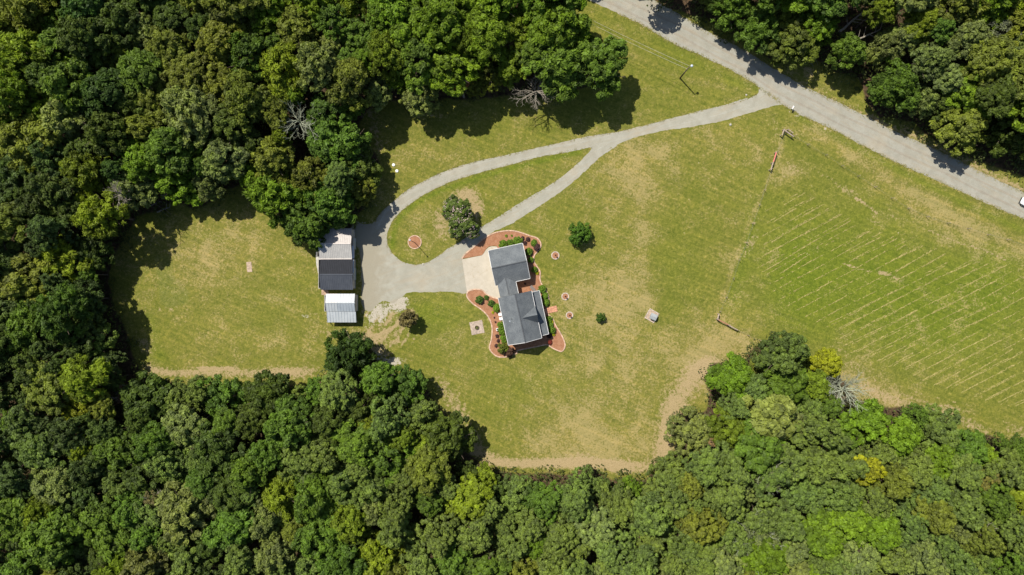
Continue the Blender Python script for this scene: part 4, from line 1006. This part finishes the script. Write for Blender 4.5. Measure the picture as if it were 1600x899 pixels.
def patio():
    c = P(745.2, 512); root = empty('square_patio', c, R(11.5)); tag(root, 'square paved patio with rings of pavers on the back lawn', 'patio')
    h = 1.42; mb = MB(); mb.box(-h, h, -h, h, 0, .05); mb.build('base', M['pad'], root)
    e = MB(); rr = random.Random(5)
    for ring in range(1, 6):
        r0 = .28+ring*.2; m = int(2*PI*r0/.26)
        for i in range(m):
            Mx = Matrix.Rotation(2*PI*i/m+ring*.2, 4, 'Z') @ Matrix.Translation((r0, 0, 0)); e.box(-.09, .09, -.115, .115, .03, .085+rr.uniform(0, .012), Mx)
    for i in range(14):
        for j in range(14):
            x = -h+.1+i*.203; y = -h+.1+j*.203
            if math.hypot(x, y) > 1.42: e.box(x-.09, x+.09, y-.09, y+.09, .03, .085+rr.uniform(0, .012))
    o = e.build('pavers', M['paver'], root); o['kind'] = 'stuff'
    ro = empty('fire_bowl', (c.x, c.y, .06)); tag(ro, 'dark round fire bowl in the middle of the square patio', 'fire bowl')
    MB().lathe([(.30, 0), (.42, .05), (.46, .28), (.40, .28), (.34, .12), (.02, .10)], n=18).build('bowl', M['bowl'], ro, True)
    f = link('ash_weeds', BUSH[1], parent=ro, loc=(0, 0, .2)); f.scale = (.24, .24, .12); f.color = (.13, .15, .04, 1)
patio()

# ------------------------------------------------------------------ house
def house():
    O = P(800, 460); root = empty('house', O, R(12.2)); tag(root, 'grey-shingled house with attached garage and front porch', 'house')
    T = .16
    def roof(name, pts, mat='shingle', t=T): return MB().slab(pts, t).build(name, M[mat], root)
    gz, gr = 2.8, 5.0; mz, mr = 4.2, 6.9; cz, cr = 2.8, 3.56
    gx0, gx1, gy0, gy1, gm = -3.03, 4.52, 2.56, 10.28, 6.34
    # garage slopes
    N_ = roof('roof_slope', [(gx0,gm,gr),(gx1,gm,gr),(gx1,gy1,gz),(gx0,gy1,gz)])
    roof('roof_slope', [(gx0,gy0,gz),(gx1,gy0,gz),(gx1,gm-.002,gr),(gx0,gm-.002,gr)])
    MB().bar((gx0,gm,gr+.02),(gx1,gm,gr+.02),.22,.05).build('ridge_cap', M['ridge'], root)
    # connector slopes run up into the garage roof
    roof('roof_slope', [(-2.62,-.1,cz+.05),(-.66,-.1,cr+.04),(-.66,3.85,cr+.04),(-2.62,2.5,cz+.05)])
    roof('roof_slope', [(-.66,-.1,cr+.04),(1.36,-.1,cz+.05),(1.36,2.5,cz+.05),(-.66,3.85,cr+.04)])
    MB().bar((-.66,-.1,cr+.06),(-.66,3.8,cr+.06),.18,.04).build('ridge_cap', M['ridge'], root)
    # main slopes
    y0, y1, xm = -10.42, -.10, .60
    roof('roof_slope', [(-3.03,y0,mz),(xm,y0,mr),(xm,y1,mr),(-3.03,y1,mz)])
    roof('roof_slope', [(xm+.002,y0,mr),(4.22,y0,mz),(4.22,y1,mz),(xm+.002,y1,mr)])
    MB().bar((xm,y0,mr+.02),(xm,y1,mr+.02),.22,.05).build('ridge_cap', M['ridge'], root)
    # cross gable over the front
    gy, hw, gh = -5.28, 1.78, 6.62
    cg = MB().slab([(.98,gy,gh),(4.28,gy-hw,mz+.03),(4.30,gy-hw,mz+.03),(4.30,gy,gh)], .14); cg.build('gable_slope', M['shingle'], root)
    cg = MB().slab([(.98,gy,gh),(4.30,gy,gh),(4.30,gy+hw,mz+.03),(4.28,gy+hw,mz+.03)], .14); cg.build('gable_slope', M['shingle'], root)
    mb = MB(); n = 0; mb.v += [(4.05,gy-hw+.25,mz),(4.05,gy+hw-.25,mz),(4.05,gy,gh-.3),(3.93,gy-hw+.25,mz),(3.93,gy+hw-.25,mz),(3.93,gy,gh-.3)]
    mb.f += [(0,1,2),(5,4,3),(0,3,4,1),(1,4,5,2),(2,5,3,0)]; mb.build('gable_wall', M['siding'], root)
    # porch roof
    roof('porch_roof', [(3.95,-10.0,3.45),(5.9,-10.0,2.72),(5.9,-.45,2.72),(3.95,-.45,3.45)])
    # walls
    def wall(name, x0, x1, ya, yb, z, mat='siding'): MB().box(x0, x1, ya, yb, .05, z).build(name, M[mat], root)
    wall('wall', -2.75, -2.60, -10.12, -.40, mz-.0); wall('wall', 3.78, 3.92, -10.12, -.40, mz-.35)
    wall('wall', -2.60, 3.78, -10.12, -9.97, mz); wall('wall', -2.60, 3.78, -.55, -.40, mz)
    for y in (-10.10, -.42):
        mb = MB(); mb.v += [(-2.7,y,mz),(3.9,y,mz),(xm,y,mr-.35),(-2.7,y+.1,mz),(3.9,y+.1,mz),(xm,y+.1,mr-.35)]; mb.f += [(0,1,2),(5,4,3),(0,3,4,1),(1,4,5,2),(2,5,3,0)]; mb.build('gable_wall', M['siding'], root)
    wall('wall', -2.70, -2.55, 2.9, 9.95, gz-.05); wall('wall', 4.05, 4.20, 2.9, 9.95, gz-.05); wall('wall', -2.55, 4.05, 2.9, 3.05, gz-.05); wall('wall', -2.55, 4.05, 9.80, 9.95, gz-.05)
    for x in (-2.69, 4.06):
        mb = MB(); mb.v += [(x,2.9,gz-.05),(x,9.95,gz-.05),(x,gm,gr-.35),(x+.12,2.9,gz-.05),(x+.12,9.95,gz-.05),(x+.12,gm,gr-.35)]; mb.f += [(2,1,0),(3,4,5),(1,4,3,0),(2,5,4,1),(0,3,5,2)]; mb.build('gable_wall', M['siding'], root)
    wall('wall', -2.32, -2.20, -.4, 2.9, cz-.05); wall('wall', .95, 1.07, -.4, 2.9, cz-.05)
    MB().box(-2.78, 3.96, -10.15, -.37, .0, .62).build('foundation', M['brickred'], root)
    # garage doors in the left gable, windows, front door
    for yc in (4.65, 8.2):
        dr = MB().box(-2.76, -2.705, yc-1.35, yc+1.35, .08, 2.25).build('garage_door', M['trim'], root)
        for i in range(4): MB().box(-2.79, -2.765, yc-1.3, yc+1.3, .12+i*.53, .12+i*.53+.48).build('door_panel', M['trim'], dr)
    def window(x, y, z0, z1, w, nx):
        fr = MB().box(x-.03, x+.03, y-w/2-.08, y+w/2+.08, z0-.08, z1+.08).build('window', M['trim'], root)
        MB().box(x+nx*.035-.008, x+nx*.035+.008, y-w/2, y+w/2, z0, (z0+z1)/2-.02).build('pane', M['glass'], fr)
        MB().box(x+nx*.035-.008, x+nx*.035+.008, y-w/2, y+w/2, (z0+z1)/2+.02, z1).build('pane', M['glass'], fr)
    for y in (-2.0, -4.4, -6.6, -8.8): window(-2.78, y, 1.3, 2.6, 1.0, -1)
    for y in (-2.0, -3.6, -7.0, -8.8): window(3.96, y, 1.2, 2.6, 1.0, 1)
    for y in (4.6, 8.1): window(4.24, y, 1.1, 2.1, .9, 1)
    dd = MB().box(3.93, 3.99, -5.8, -4.85, .62, 2.7).build('front_door', M['door'], root); MB().box(4.0, 4.05, -5.7, -5.65, 1.55, 1.7).build('handle', M['rim'], dd)
    # porch
    MB().box(3.97, 5.7, -9.9, -.6, 0, .45).build('porch_floor', M['deck'], root)
    for y in (-9.75, -7.4, -6.1, -4.4, -2.6, -.75):
        MB().box(5.5, 5.64, y-.07, y+.07, .45, 2.66).build('porch_post', M['trim'], root)
    for a, b in ((-9.7,-7.45),(-7.35,-6.15),(-4.35,-2.65),(-2.55,-.8)): 
        rl = MB().box(5.54, 5.6, a, b, 1.25, 1.31).box(5.54, 5.6, a, b, .55, .60)
        k = int((b-a)/.15)
        for i in range(1, k): rl.box(5.555, 5.585, a+i*.15, a+i*.15+.03, .6, 1.25)
        rl.build('porch_rail', M['trim'], root)
    MB().box(5.72, 6.3, -5.9, -4.7, 0, .30).build('step', M['terra'], root); MB().box(6.3, 6.7, -5.9, -4.7, 0, .16).build('step', M['terra'], root)
    # gutters and edge trim, proud of the shingles
    g = .085
    for name, a, b in [('gutter',(4.27,y0,mz-.03),(4.27,y1,mz-.03)),('gutter',(-3.08,y0,mz-.03),(-3.08,y1,mz-.03)),('gutter',(5.95,-10.0,2.68),(5.95,-.45,2.68)),
                       ('gutter',(1.41,gy0-.05,cz),(1.41,-.08,cz)),('gutter',(gx1,gy0-.05,gz-.03),(1.45,gy0-.05,gz-.03)),('gutter',(gx1,gy1+.05,gz-.03),(gx0,gy1+.05,gz-.03)),
                       ('rake_trim',(gx1+.04,gy0,gz-.02),(gx1+.04,gm,gr-.02)),('rake_trim',(gx1+.04,gy1,gz-.02),(gx1+.04,gm,gr-.02)),('rake_trim',(gx0-.04,gy0,gz-.02),(gx0-.04,gm,gr-.02)),('rake_trim',(gx0-.04,gy1,gz-.02),(gx0-.04,gm,gr-.02)),
                       ('rake_trim',(-3.03,y0-.03,mz-.03),(xm,y0-.03,mr-.03)),('rake_trim',(4.22,y0-.03,mz-.03),(xm,y0-.03,mr-.03)),
                       ('rake_trim',(3.95,-.42,3.42),(5.9,-.42,2.70)),('rake_trim',(3.95,-10.03,3.42),(5.9,-10.03,2.70))]:
        MB().bar(a, b, g, .11).build(name, M['trim'], root)
    # vents
    MB().tube((-1.2,-5.0,5.4),(-1.2,-5.0,5.95),.07).build('vent_pipe', M['black'], root)
    MB().tube((-1.0,-5.9,5.5),(-1.0,-5.9,5.85),.04).build('vent_pipe', M['white'], root)
    MB().box(-1.75,-1.45,-5.6,-5.3,5.05,5.3).build('vent_box', M['m_galv'], root)
    MB().tube((-.2,-7.9,6.1),(-.2,-7.9,6.6),.05).build('vent_pipe', M['m_galv'], root)
    return root
house()

def chair(x, y, rot, label, name='garden_chair', mat='white', z=.08, s=1.0, long=False):
    c = P(x, y, .5); root = empty(name, (c.x, c.y, z), rot); root.scale = (s, s, s); tag(root, label, 'chair', 'white garden chairs behind the house' if not long else None)
    L = .62 if not long else 1.2
    MB().box(-L/2, L/2, -.3, .3, .36, .42).build('seat', M[mat], root, bevel=.015)
    q = Matrix.Translation((L/2, 0, .4)) @ Matrix.Rotation(R(18 if not long else 40), 4, 'Y'); MB().box(-.03, .03, -.3, .3, 0, .62, q).build('backrest', M[mat], root, bevel=.012)
    for a in (-1, 1):
        for b in (-1, 1): MB().box(a*L*.43-.025, a*L*.43+.025, b*.26-.025, b*.26+.025, 0, .37).build('leg', M[mat], root)
        MB().box(-L*.35, L*.45, a*.32-.03, a*.32+.03, .56, .60).build('armrest', M[mat], root)
chair(781,491.5,R(10),'white garden chair against the back wall, upper one of two')
chair(782.4,498,R(10),'white garden chair against the back wall, lower one of two')
chair(831.8,450.3,R(-50),'dark lounge chair in the courtyard beside the porch',name='lounge_chair',mat='seatg',long=True)
def utility_box(x, y, w, l, h, rot, label, name, cat, mat='white'):
    c = P(x, y, h); root = empty(name, (c.x, c.y, .02), rot); tag(root, label, cat)
    MB().box(-w/2, w/2, -l/2, l/2, 0, h).build('case', M[mat], root, bevel=.02)
    MB().lathe([(min(w, l)*.38, h), (min(w, l)*.36, h+.03)], n=16).build('grille', M['black'], root)
    MB().box(w/2, w/2+.02, -l*.3, l*.3, h*.2, h*.8).build('panel', M['m_galv'], root)
utility_box(777.2,515.2,.55,.55,.7,R(12),'small white air conditioner unit in the back bed','air_conditioner','air conditioner')

# ------------------------------------------------------------------ sheds
def ribs(root, pts, n, w=.06, h=.05, mat=None, along=(0, 3)):
    """ribs running down a slope given by 4 corners a,b (top) c,d (bottom)"""
    a, b, c, d_ = [Vector(p) for p in pts]; mb = MB()
    for i in range(n+1):
        t = i/n; p = a.lerp(b, t); q = d_.lerp(c, t); mb.bar(p+Vector((0, 0, .02)), q+Vector((0, 0, .02)), w, h)
    o = mb.build('ribs', mat, root); o['kind'] = 'stuff'

def slope_sheets(root, y_top, z_top, y_bot, z_bot, x0, x1, n, mats, ribmat, t=.05, dx=0.0):
    """a roof slope of n metal sheets, each a part, with a standing rib on each seam"""
    w = (x1-x0)/n
    lo = (y_bot, z_bot); hi = (y_top, z_top)
    for i in range(n):
        xa = x0+i*w+.006; xb = x0+(i+1)*w-.006; m = mats[min(len(mats)-1, int(i*len(mats)/n))] if isinstance(mats, list) else mats
        dz = .004*(i % 2)
        pts = [(xa,hi[0],hi[1]+dz),(xa,lo[0],lo[1]+dz),(xb,lo[0],lo[1]+dz),(xb,hi[0],hi[1]+dz)]
        if lo[0] > hi[0]: pts = pts[::-1]
        MB().slab(pts, t).build('roof_sheet', M[m], root)
    ribs(root, [(x0,hi[0],hi[1]),(x1,hi[0],hi[1]),(x1,lo[0],lo[1]),(x0,lo[0],lo[1])], n*2, .085, .06, M[ribmat])

def shed(name, label, x0, x1, segs, wall_h, wx0, wx1, wy0, wy1, extra=None, rot=0.0, trim='m_cream'):
    """segs: (py_top, z_top, py_bot, z_bot, mats, ribmat, n)"""
    xc = (x0+x1)/2; yc = (wy0+wy1)/2; C = Vector((xc, yc, 0)); root = empty(name, C); tag(root, label, 'shed')
    for (yt, zt, yb, zb, mats, rm, n) in segs: slope_sheets(root, yt-yc, zt, yb-yc, zb, x0-xc, x1-xc, n, mats, rm)
    for (a, b, c_, d_) in ((wx0,wx0+.1,wy0,wy1),(wx1-.1,wx1,wy0,wy1),(wx0+.1,wx1-.1,wy0,wy0+.1),(wx0+.1,wx1-.1,wy1-.1,wy1)):
        MB().box(a-xc, b-xc, c_-yc, d_-yc, 0, wall_h).build('wall', M['shedwall'], root)
    return root, C
px = lambda x, z: P(x, 449.5, z).x
py = lambda y, z: P(800, y, z).y
# grey and black shed: two gable roofs end to end along their eaves
za = [3.1, 4.2, 3.1]
root, C = shed('long_shed', 'metal shed with pale and ribbed grey roof halves under overhanging tree', px(499.0,3.4), px(549.2,3.4),
    [(py(381,4.2),4.2,py(357,3.1),3.1,'m_pale','m_cream',9),(py(381.1,4.2),4.2,py(404.6,3.1),3.1,'m_grey','m_rib',9)], 3.0, px(501,0), px(555.0,0)-.05, py(404,0)+.15, py(360,0))
MB().bar((px(499,3.4)-C.x, py(405.0,3.1)-C.y, 3.16), (px(549.2,3.4)-C.x, py(404.8,3.1)-C.y, 3.16), .16, .1).build('eave_trim', M['m_cream'], root)
MB().bar((px(499,3.4)-C.x, py(381,4.2)-C.y, 4.26), (px(549.2,3.4)-C.x, py(381,4.2)-C.y, 4.26), .2, .05).build('ridge_cap', M['m_cream'], root)
MB().box(px(556,0)-C.x-.02, px(556,0)-C.x+.06, -1.2, 1.2, .05, 2.5).build('door', M['m_white'], root)
root, C = shed('black_shed', 'metal shed with black and charcoal roof slopes joined below the grey one', px(500.4,3.2), px(550.9,3.2),
    [(py(429,4.1),4.1,py(406.2,3.05),3.05,'m_black','m_black',9),(py(429.1,4.1),4.1,py(453,2.9),2.9,'m_char','m_char',9)], 2.85, px(503,0), px(556,0)-.05, py(451,0), py(405,0)-.15)
MB().bar((px(500,4.1)-C.x, py(429,4.1)-C.y, 4.15), (px(551.5,4.1)-C.x, py(429,4.1)-C.y, 4.15), .2, .05).build('ridge_cap', M['m_char'], root)
MB().box(px(556,0)-C.x-.02, px(556,0)-C.x+.06, -1.3, 1.3, .05, 2.4).build('door', M['m_white'], root)
# long awning strip outside the right wall, in two lengths
aw = empty('shed_awning', (px(551,2.6), py(405,2.6), 0)); tag(aw, 'narrow pale blue awning strip along the right side of the sheds', 'awning')
for ya, yb in ((384,404),(406,426.5)):
    MB().box(px(549.6,2.6)-aw.location.x, px(552.9,2.6)-aw.location.x, py(yb,2.6)-aw.location.y, py(ya,2.6)-aw.location.y, 2.55, 2.62).build('awning_sheet', M['lampw'], aw)
for yy in (385,404,425): MB().box(px(553.4,0)-aw.location.x, px(553.4,0)-aw.location.x+.08, py(yy,0)-aw.location.y-.04, py(yy,0)-aw.location.y+.04, 0, 2.55).build('post', M['trim'], aw)
sl_ = sheet('concrete_strip', [[(493.5,394),(499.5,392),(500,420),(500,428),(497,427),(494,412)]], .06, M['slab'], thick=.06); tag(sl_, 'narrow concrete strip along the left wall of the long sheds', 'slab')
pl = empty('wooden_pallet', P(508, 456.5)); tag(pl, 'pale wooden pallet against the lower left corner of the black shed', 'pallet')
for i in range(7): MB().box(-.75, .75, -.62+i*.18, -.62+i*.18+.14, .1, .13).build('plank', M['edging'], pl)
for i in range(3): MB().box(-.72+i*.68, -.64+i*.68, -.62, .6, 0, .1).build('bearer', M['wood'], pl)
# white shed with lean-to
root, C = shed('white_shed', 'small pale metal shed with gable roof and a lower lean-to', px(509.6,2.9), px(554.3,2.9),
    [(py(473.6,3.5),3.5,py(459.2,2.9),2.9,['m_cream','m_cream','m_white','m_white','m_white'],'m_white',5),(py(473.7,3.5),3.5,py(487,2.75),2.75,['m_white','m_white','m_galv','m_galv','m_galv'],'m_galv',5)], 2.7, px(512,0), px(559.5,0), py(486,0), py(461,0))
slope_sheets(root, py(487.3,2.66)-C.y, 2.66, py(504,2.1)-C.y, 2.1, px(511.2,2.4)-C.x, px(556,2.4)-C.x, 5, 'm_white', 'm_galv')
for x in (514, 536, 558): MB().box(px(x,0)-C.x, px(x,0)-C.x+.12, py(503,0)-C.y, py(503,0)-C.y+.12, 0, 2.0).build('post', M['wood'], root)
MB().bar((px(509.5,3.5)-C.x, py(473.6,3.5)-C.y, 3.54), (px(554.4,3.5)-C.x, py(473.6,3.5)-C.y, 3.54), .16, .04).build('ridge_cap', M['m_white'], root)
bx = sheet('bare_rectangle', [[(385,409.8),(392.6,409.2),(394.2,425),(386.4,425.6)]], .05, M['pad'], thick=.06); tag(bx, 'small pale rectangular slab in the middle of the left lawn', 'slab')

# ------------------------------------------------------------------ small grey well box on its edged pad
c = P(1018.5, 493.5); pad = empty('square_bed', c, R(-30)); tag(pad, 'square of bare soil with pale stone border under the grey box', 'flower bed')
MB().box(-1.05, 1.05, -1.05, 1.05, 0, .04).build('soil', M['pad'], pad)
e = MB()
for i in range(9):
    for s in (-1, 1):
        e.box(-1.2+i*.27, -1.2+i*.27+.24, s*1.12-.09, s*1.12+.09, 0, .13); 
        if 0 < i < 8: e.box(s*1.12-.09, s*1.12+.09, -1.2+i*.27, -1.2+i*.27+.24, 0, .13)
o = e.build('edging', M['edging_pale'], pad); o['kind'] = 'stuff'
c = P(1021.4, 495.2, 1.1); bxr = empty('well_house', (c.x, c.y, .03), R(-22)); tag(bxr, 'small grey box with pitched lid standing on the square stone-edged bed', 'well house')
MB().box(-.62, .62, -.55, .55, 0, .95).build('body', M['boxgrey'], bxr, bevel=.02)
MB().slab([(-.72,0,1.30),(-.72,-.66,1.0),(.72,-.66,1.0),(.72,0,1.30)], .06).build('lid', M['boxgrey'], bxr)
MB().slab([(-.72,.002,1.30),(.72,.002,1.30),(.72,.66,1.0),(-.72,.66,1.0)], .06).build('lid', M['boxgrey'], bxr)
MB().box(-.64, -.625, -.2, .2, .1, .8).build('door', M['m_galv'], bxr)

# ------------------------------------------------------------------ lamp posts, cables
def lamp_post(x, y, h, arm, rot, label, mat, headmat, r=.09):
    b = P(x, y); root = empty('lamp_post', b, rot); tag(root, label, 'lamp post', None)
    MB().tube((0, 0, 0), (0, 0, h), r*1.3, r*.8, 10).build('post', M[mat], root, True)
    MB().tube((0, 0, h-.3), (arm, 0, h+.1), r*.5, r*.5, 8).build('arm', M[mat], root, True)
    hs = .8 if h > 7 else .5; hd = MB().lathe([(a_*hs*.85, b_*hs) for a_, b_ in [(.12, .12), (.30, .02), (.42, -.10), (.44, -.22), (.30, -.26)]][::-1], c=(arm, 0, h+.1), n=16).build('lamp_head', M[headmat], root, True)
    MB().lathe([(.18*hs, -.40*hs), (.26*hs, -.28*hs)], c=(arm, 0, h+.1), n=14).build('lens', M['lens'], root, True)
    return root
lamp_post(1062.5,122.5,7.5,.7,R(25),'tall timber lamp post with pale head on the mown triangle by the road','polew','lampw',.13)
lamp_post(648.5,379.5,6.6,.15,R(140),'slim dark lamp post in the round bed on the island','poleg','lampw',.06)
def cable(a, b, sag, label, n=22):
    segs = []; pts = []
    for i in range(n+1):
        t = i/n; p = a.lerp(b, t); p.z -= sag*4*t*(1-t); pts.append(p-a)
    for i in range(n): segs.append((pts[i], pts[i+1], .022, .022))
    V, F = limb_tubes(segs, 5); o = link('power_cable', mesh_np('power_cable', V, F), M['cable'], loc=a); tag(o, label, 'cable', 'overhead cables')
top = P(1062.5, 122.5, 0); top.z = 7.3
for s, w in ((-1, 'lower left'), (1, 'upper right')):
    o = Vector((.25*s, .3*s, 0)); cable(top+o, P(892, 18, 7.5)+o, .5, f'thin overhead cable from the lamp post to the top wood, {w} of two')

# ------------------------------------------------------------------ fences
def post(mb_root, p, h=1.3, r=.08): 
    MB().tube((p.x, p.y, 0), (p.x, p.y, h), r, r*.9, 8).build('fence_post', M['wood'], mb_root)
def fence(name_label, pts, rails=(), group='wire fences of the hay field', wires=3):
    c = P(*pts[0]); root = empty('wire_fence', c); tag(root, name_label, 'fence', group)
    W = [P(*p)-c for p in pts]; rr = random.Random(len(pts)); pm = None
    for p in W:
        MBp = MB().tube((p.x, p.y, 0), (p.x+rr.uniform(-.05, .05), p.y+rr.uniform(-.05, .05), 1.3+rr.uniform(-.1, .1)), .06, .055, 8); MBp.build('fence_post', M['wood'], root)
    for k in range(wires):
        mb = MB(); z = .3+k*.28
        for a, b in zip(W[:-1], W[1:]): mb.tube((a.x, a.y, z), (b.x, b.y, z), .005, .005, 4, False)
        mb.build('wire', M['wire'], root)
    for (x0, y0, x1, y1, z, mt, w) in rails:
        a = P(x0, y0, z)-c; b = P(x1, y1, z)-c; a.z = z; b.z = z; MB().tube(a, b, w, w*.9, 8).build('rail', M[mt], root)
        for q in (a, b): MB().tube((q.x, q.y, 0), (q.x, q.y, z+.15), .12, .11, 8).build('brace_post', M['wood'], root)
fence('wire fence between lawn and hay field with a faded red top rail', [(1225.5,205),(1213.5,238),(1204.5,265),(1193.6,297),(1185.6,321),(1175.5,350),(1165.7,380),(1154,407),(1145,436),(1134,465),(1124,487)],
      [(1213.2,238,1208.2,254,1.25,'pinkrail',.12),(1208,254.4,1204.6,265,1.15,'wood',.13),(1225.8,202,1222,211,1.15,'wood',.13)])
fence('wire fence of separate posts along the road side of the hay field', [(1226,204),(1240,213.5),(1261,227),(1289,243),(1314.5,260),(1339.5,276),(1365.5,292.5),(1392,310),(1418,326),(1447,339),(1479.5,349),(1511,357.5),(1542.5,367),(1572.5,375),(1604,386)],
      [(1227,204.5,1239.6,213.4,1.15,'wood',.15),(1232,202.5,1238.5,207.5,.75,'wood',.09)])
fence('short fence with a red-brown rail at the lower corner of the lawn', [(1121.4,499.5),(1138,508),(1152.3,516),(1168,524),(1186,531.5)],
      [(1121.8,499.6,1138.5,508,1.2,'redwood',.12),(1138.8,508.6,1151.6,515.4,1.1,'wood',.13),(1121.4,499,1123.4,491,1.1,'wood',.15)])

# mailbox, covers, stones
c = P(1235.6, 170.6); mbx = empty('mailbox', c, R(60)); tag(mbx, 'white mailbox on a short post beside the road junction', 'mailbox')
MB().box(-.06, .06, -.06, .06, 0, 1.05).build('post', M['trim'], mbx)
q = [(-.16, 0), (-.16, .18), (-.11, .27), (0, .31), (.11, .27), (.16, .18), (.16, 0)]
mb = MB(); k = len(q)
for xx in (-.34, .34):
    for a, b in q: mb.v.append((xx, a, 1.05+b))
mb.f += [tuple(reversed(range(k))), tuple(range(k, 2*k))]+[(i, (i+1) % k, k+(i+1) % k, k+i) for i in range(k)]
mb.build('box', M['white'], mbx); MB().box(.345, .36, -.15, .15, 1.06, 1.32).build('door', M['white'], mbx); MB().box(-.1, .05, .165, .18, 1.2, 1.45).build('flag', M['pinkrail'], mbx)
for x, y, lb in ((615, 258, 'round white tank cover on the lawn, upper of two'), (620.2, 267.4, 'round white tank cover on the lawn, lower of two')):
    c = P(x, y); r_ = empty('tank_cover', c); tag(r_, lb, 'tank cover', 'tank covers on the lawn above the driveway loop')
    MB().lathe([(.34, 0), (.34, .12), (.30, .16), (.1, .18)], n=20).build('lid', M['white'], r_); MB().box(-.08, .08, -.02, .02, .17, .21).build('handle', M['m_galv'], r_)
def stone(x, y, r, label, seed, mat='stone'):
    me = bpy.data.meshes.new('stone'); bm = bmesh.new(); bmesh.ops.create_icosphere(bm, subdivisions=2, radius=r)
    rr = random.Random(seed)
    for v in bm.verts: v.co *= rr.uniform(.8, 1.15); v.co.z *= .6
    bm.to_mesh(me); bm.free(); c = P(x, y); tag(link('stone', me, M[mat], loc=(c.x, c.y, r*.3)), label, 'stone', 'pale stones at the driveway edges')
stone(1166,148.6,.22,'pale stone on the grass corner left of the junction',1)
stone(1141,195,.28,'flat grey stone on the lawn just below the driveway',2,'slab')
stone(724.6,377.4,.32,'pale stone in the shade of the pink flowering tree',3,'edging_pale')
stone(661,412.8,.22,'small stone at the bottom of the island beside the drive',4)
stone(735.6,381.6,.2,'small stone between the drive and the mulch bed edge',5)

# tufts of taller grass along gravel edges
def tufts():
    rng = np.random.default_rng(9); C = []
    for pts, n, w in ((DR_TOP[3:30], 500, .7), (ISLAND, 300, .6), (ROAD_LO[2:18], 900, 1.3), (ROAD_UP[2:15], 900, 1.8)):
        q = smooth_line(pts, 2); i = rng.integers(0, len(q)-1, n)
        for j in i: C.append(((q[j][0]+rng.normal(0, w)-800)*K, -(q[j][1]+rng.normal(0, w)-449.5)*K, .03))
    C = np.array(C); C = np.repeat(C, 5, 0)+rng.normal(0, .13, (len(C)*5, 3))*np.array([1, 1, .12])
    N = unit(rng.normal(size=C.shape)*.6+np.array([0, 0, 1])); V, F, T = leaf_quads(C, N, np.full(len(C), .13), np.full(len(C), .035), rng, rng.random(len(C)))
    me = mesh_np('grass_tufts', V, F); at = me.attributes.new('tone', 'FLOAT', 'POINT'); at.data.foreach_set('value', T.astype(np.float32))
    o = link('grass_tufts', me, M['leaf']); o.color = (.26, .235, .07, 1); tag(o, 'ragged grass tufts along the gravel edges', 'grass', kind='stuff')
tufts()

# ------------------------------------------------------------------ the white car entering at the right
def car():
    c = P(1606.4, 320.5); root = empty('parked_car', (c.x, c.y, .014), math.atan2(.47, -.88)); tag(root, 'white car on the gravel road cut by the right edge', 'car')
    # x forward; cross sections (x, half width, z bottom, z shoulder, z top, top half width)
    S = [(-2.25,.72,.45,.82,.92,.60),(-2.1,.84,.32,.92,1.02,.70),(-1.5,.90,.25,.95,1.06,.74),(-.9,.92,.25,.96,1.08,.76),(0,.93,.25,.96,1.08,.78),(.8,.92,.25,.94,1.04,.78),(1.4,.90,.27,.88,.96,.74),(1.95,.84,.30,.78,.84,.66),(2.2,.66,.38,.64,.70,.52)]
    V = []; F = []
    for x, w, zb, zs, zt, tw in S: V += [(x, -w*.92, zb), (x, -w, (zb+zs)/2), (x, -w*.97, zs), (x, -tw, zt), (x, 0, zt+.03), (x, tw, zt), (x, w*.97, zs), (x, w, (zb+zs)/2), (x, w*.92, zb)]
    k = 9
    for i in range(len(S)-1):
        for j in range(k-1): a = i*k+j; F.append((a, a+1, a+k+1, a+k))
        F.append((i*k+k-1, i*k, (i+1)*k, (i+1)*k+k-1))
    F.append(tuple(range(k))); F.append(tuple(reversed(range(len(V)-k, len(V)))))
    mb = MB(); mb.v = V; mb.f = F; b = mb.build('body', M['paint'], root, True)
    bm = bmesh.new(); bm.from_mesh(b.data); bmesh.ops.recalc_face_normals(bm, faces=bm.faces); bm.to_mesh(b.data); bm.free()
    md = b.modifiers.new('sub', 'SUBSURF'); md.levels = 1; md.render_levels = 2
    # cabin: glass shell and roof
    mb = MB(); mb.v = [(-1.75,-.72,1.04),(.95,-.74,1.02),(.95,.74,1.02),(-1.75,.72,1.04),(-1.15,-.56,1.44),(.25,-.58,1.46),(.25,.58,1.46),(-1.15,.56,1.44)]
    mb.f = [(3,2,1,0),(4,5,6,7),(0,1,5,4),(1,2,6,5),(2,3,7,6),(3,0,4,7)]; mb.build('window_glass', M['glass'], root)
    MB().box(-1.2,.3,-.58,.58,1.455,1.50).build('roof', M['paint'], root, bevel=.02)
    for s in (-1, 1):
        MB().bar((.95,s*.73,1.03),(.27,s*.57,1.47),.06,.05).build('pillar', M['paint'], root); MB().bar((-1.75,s*.71,1.05),(-1.17,s*.55,1.46),.10,.05).build('pillar', M['paint'], root)
        MB().box(1.98,2.16,s*.56-.14,s*.56+.14,.62,.73).build('headlight', M['lens'], root, bevel=.02); MB().box(-2.24,-2.14,s*.58-.13,s*.58+.13,.68,.84).build('tail_light', M['pinkrail'], root)
        MB().box(.55,.75,s*.98-.09,s*.98+.09,.98,1.12).build('mirror', M['paint'], root, bevel=.02)
        for x in (-1.38, 1.38):
            w = MB().tube((x, s*.74, .33), (x, s*.94, .33), .33, .33, 20).build('wheel', M['tyre'], root); MB().tube((x, s*.93, .33), (x, s*.955, .33), .20, .19, 14).build('rim', M['rim'], w)
    MB().box(2.12,2.24,-.42,.42,.42,.56).build('grille', M['black'], root); MB().box(2.15,2.25,-.75,.75,.26,.34).build('bumper', M['black'], root)
car()
print('objects', len(bpy.data.objects))
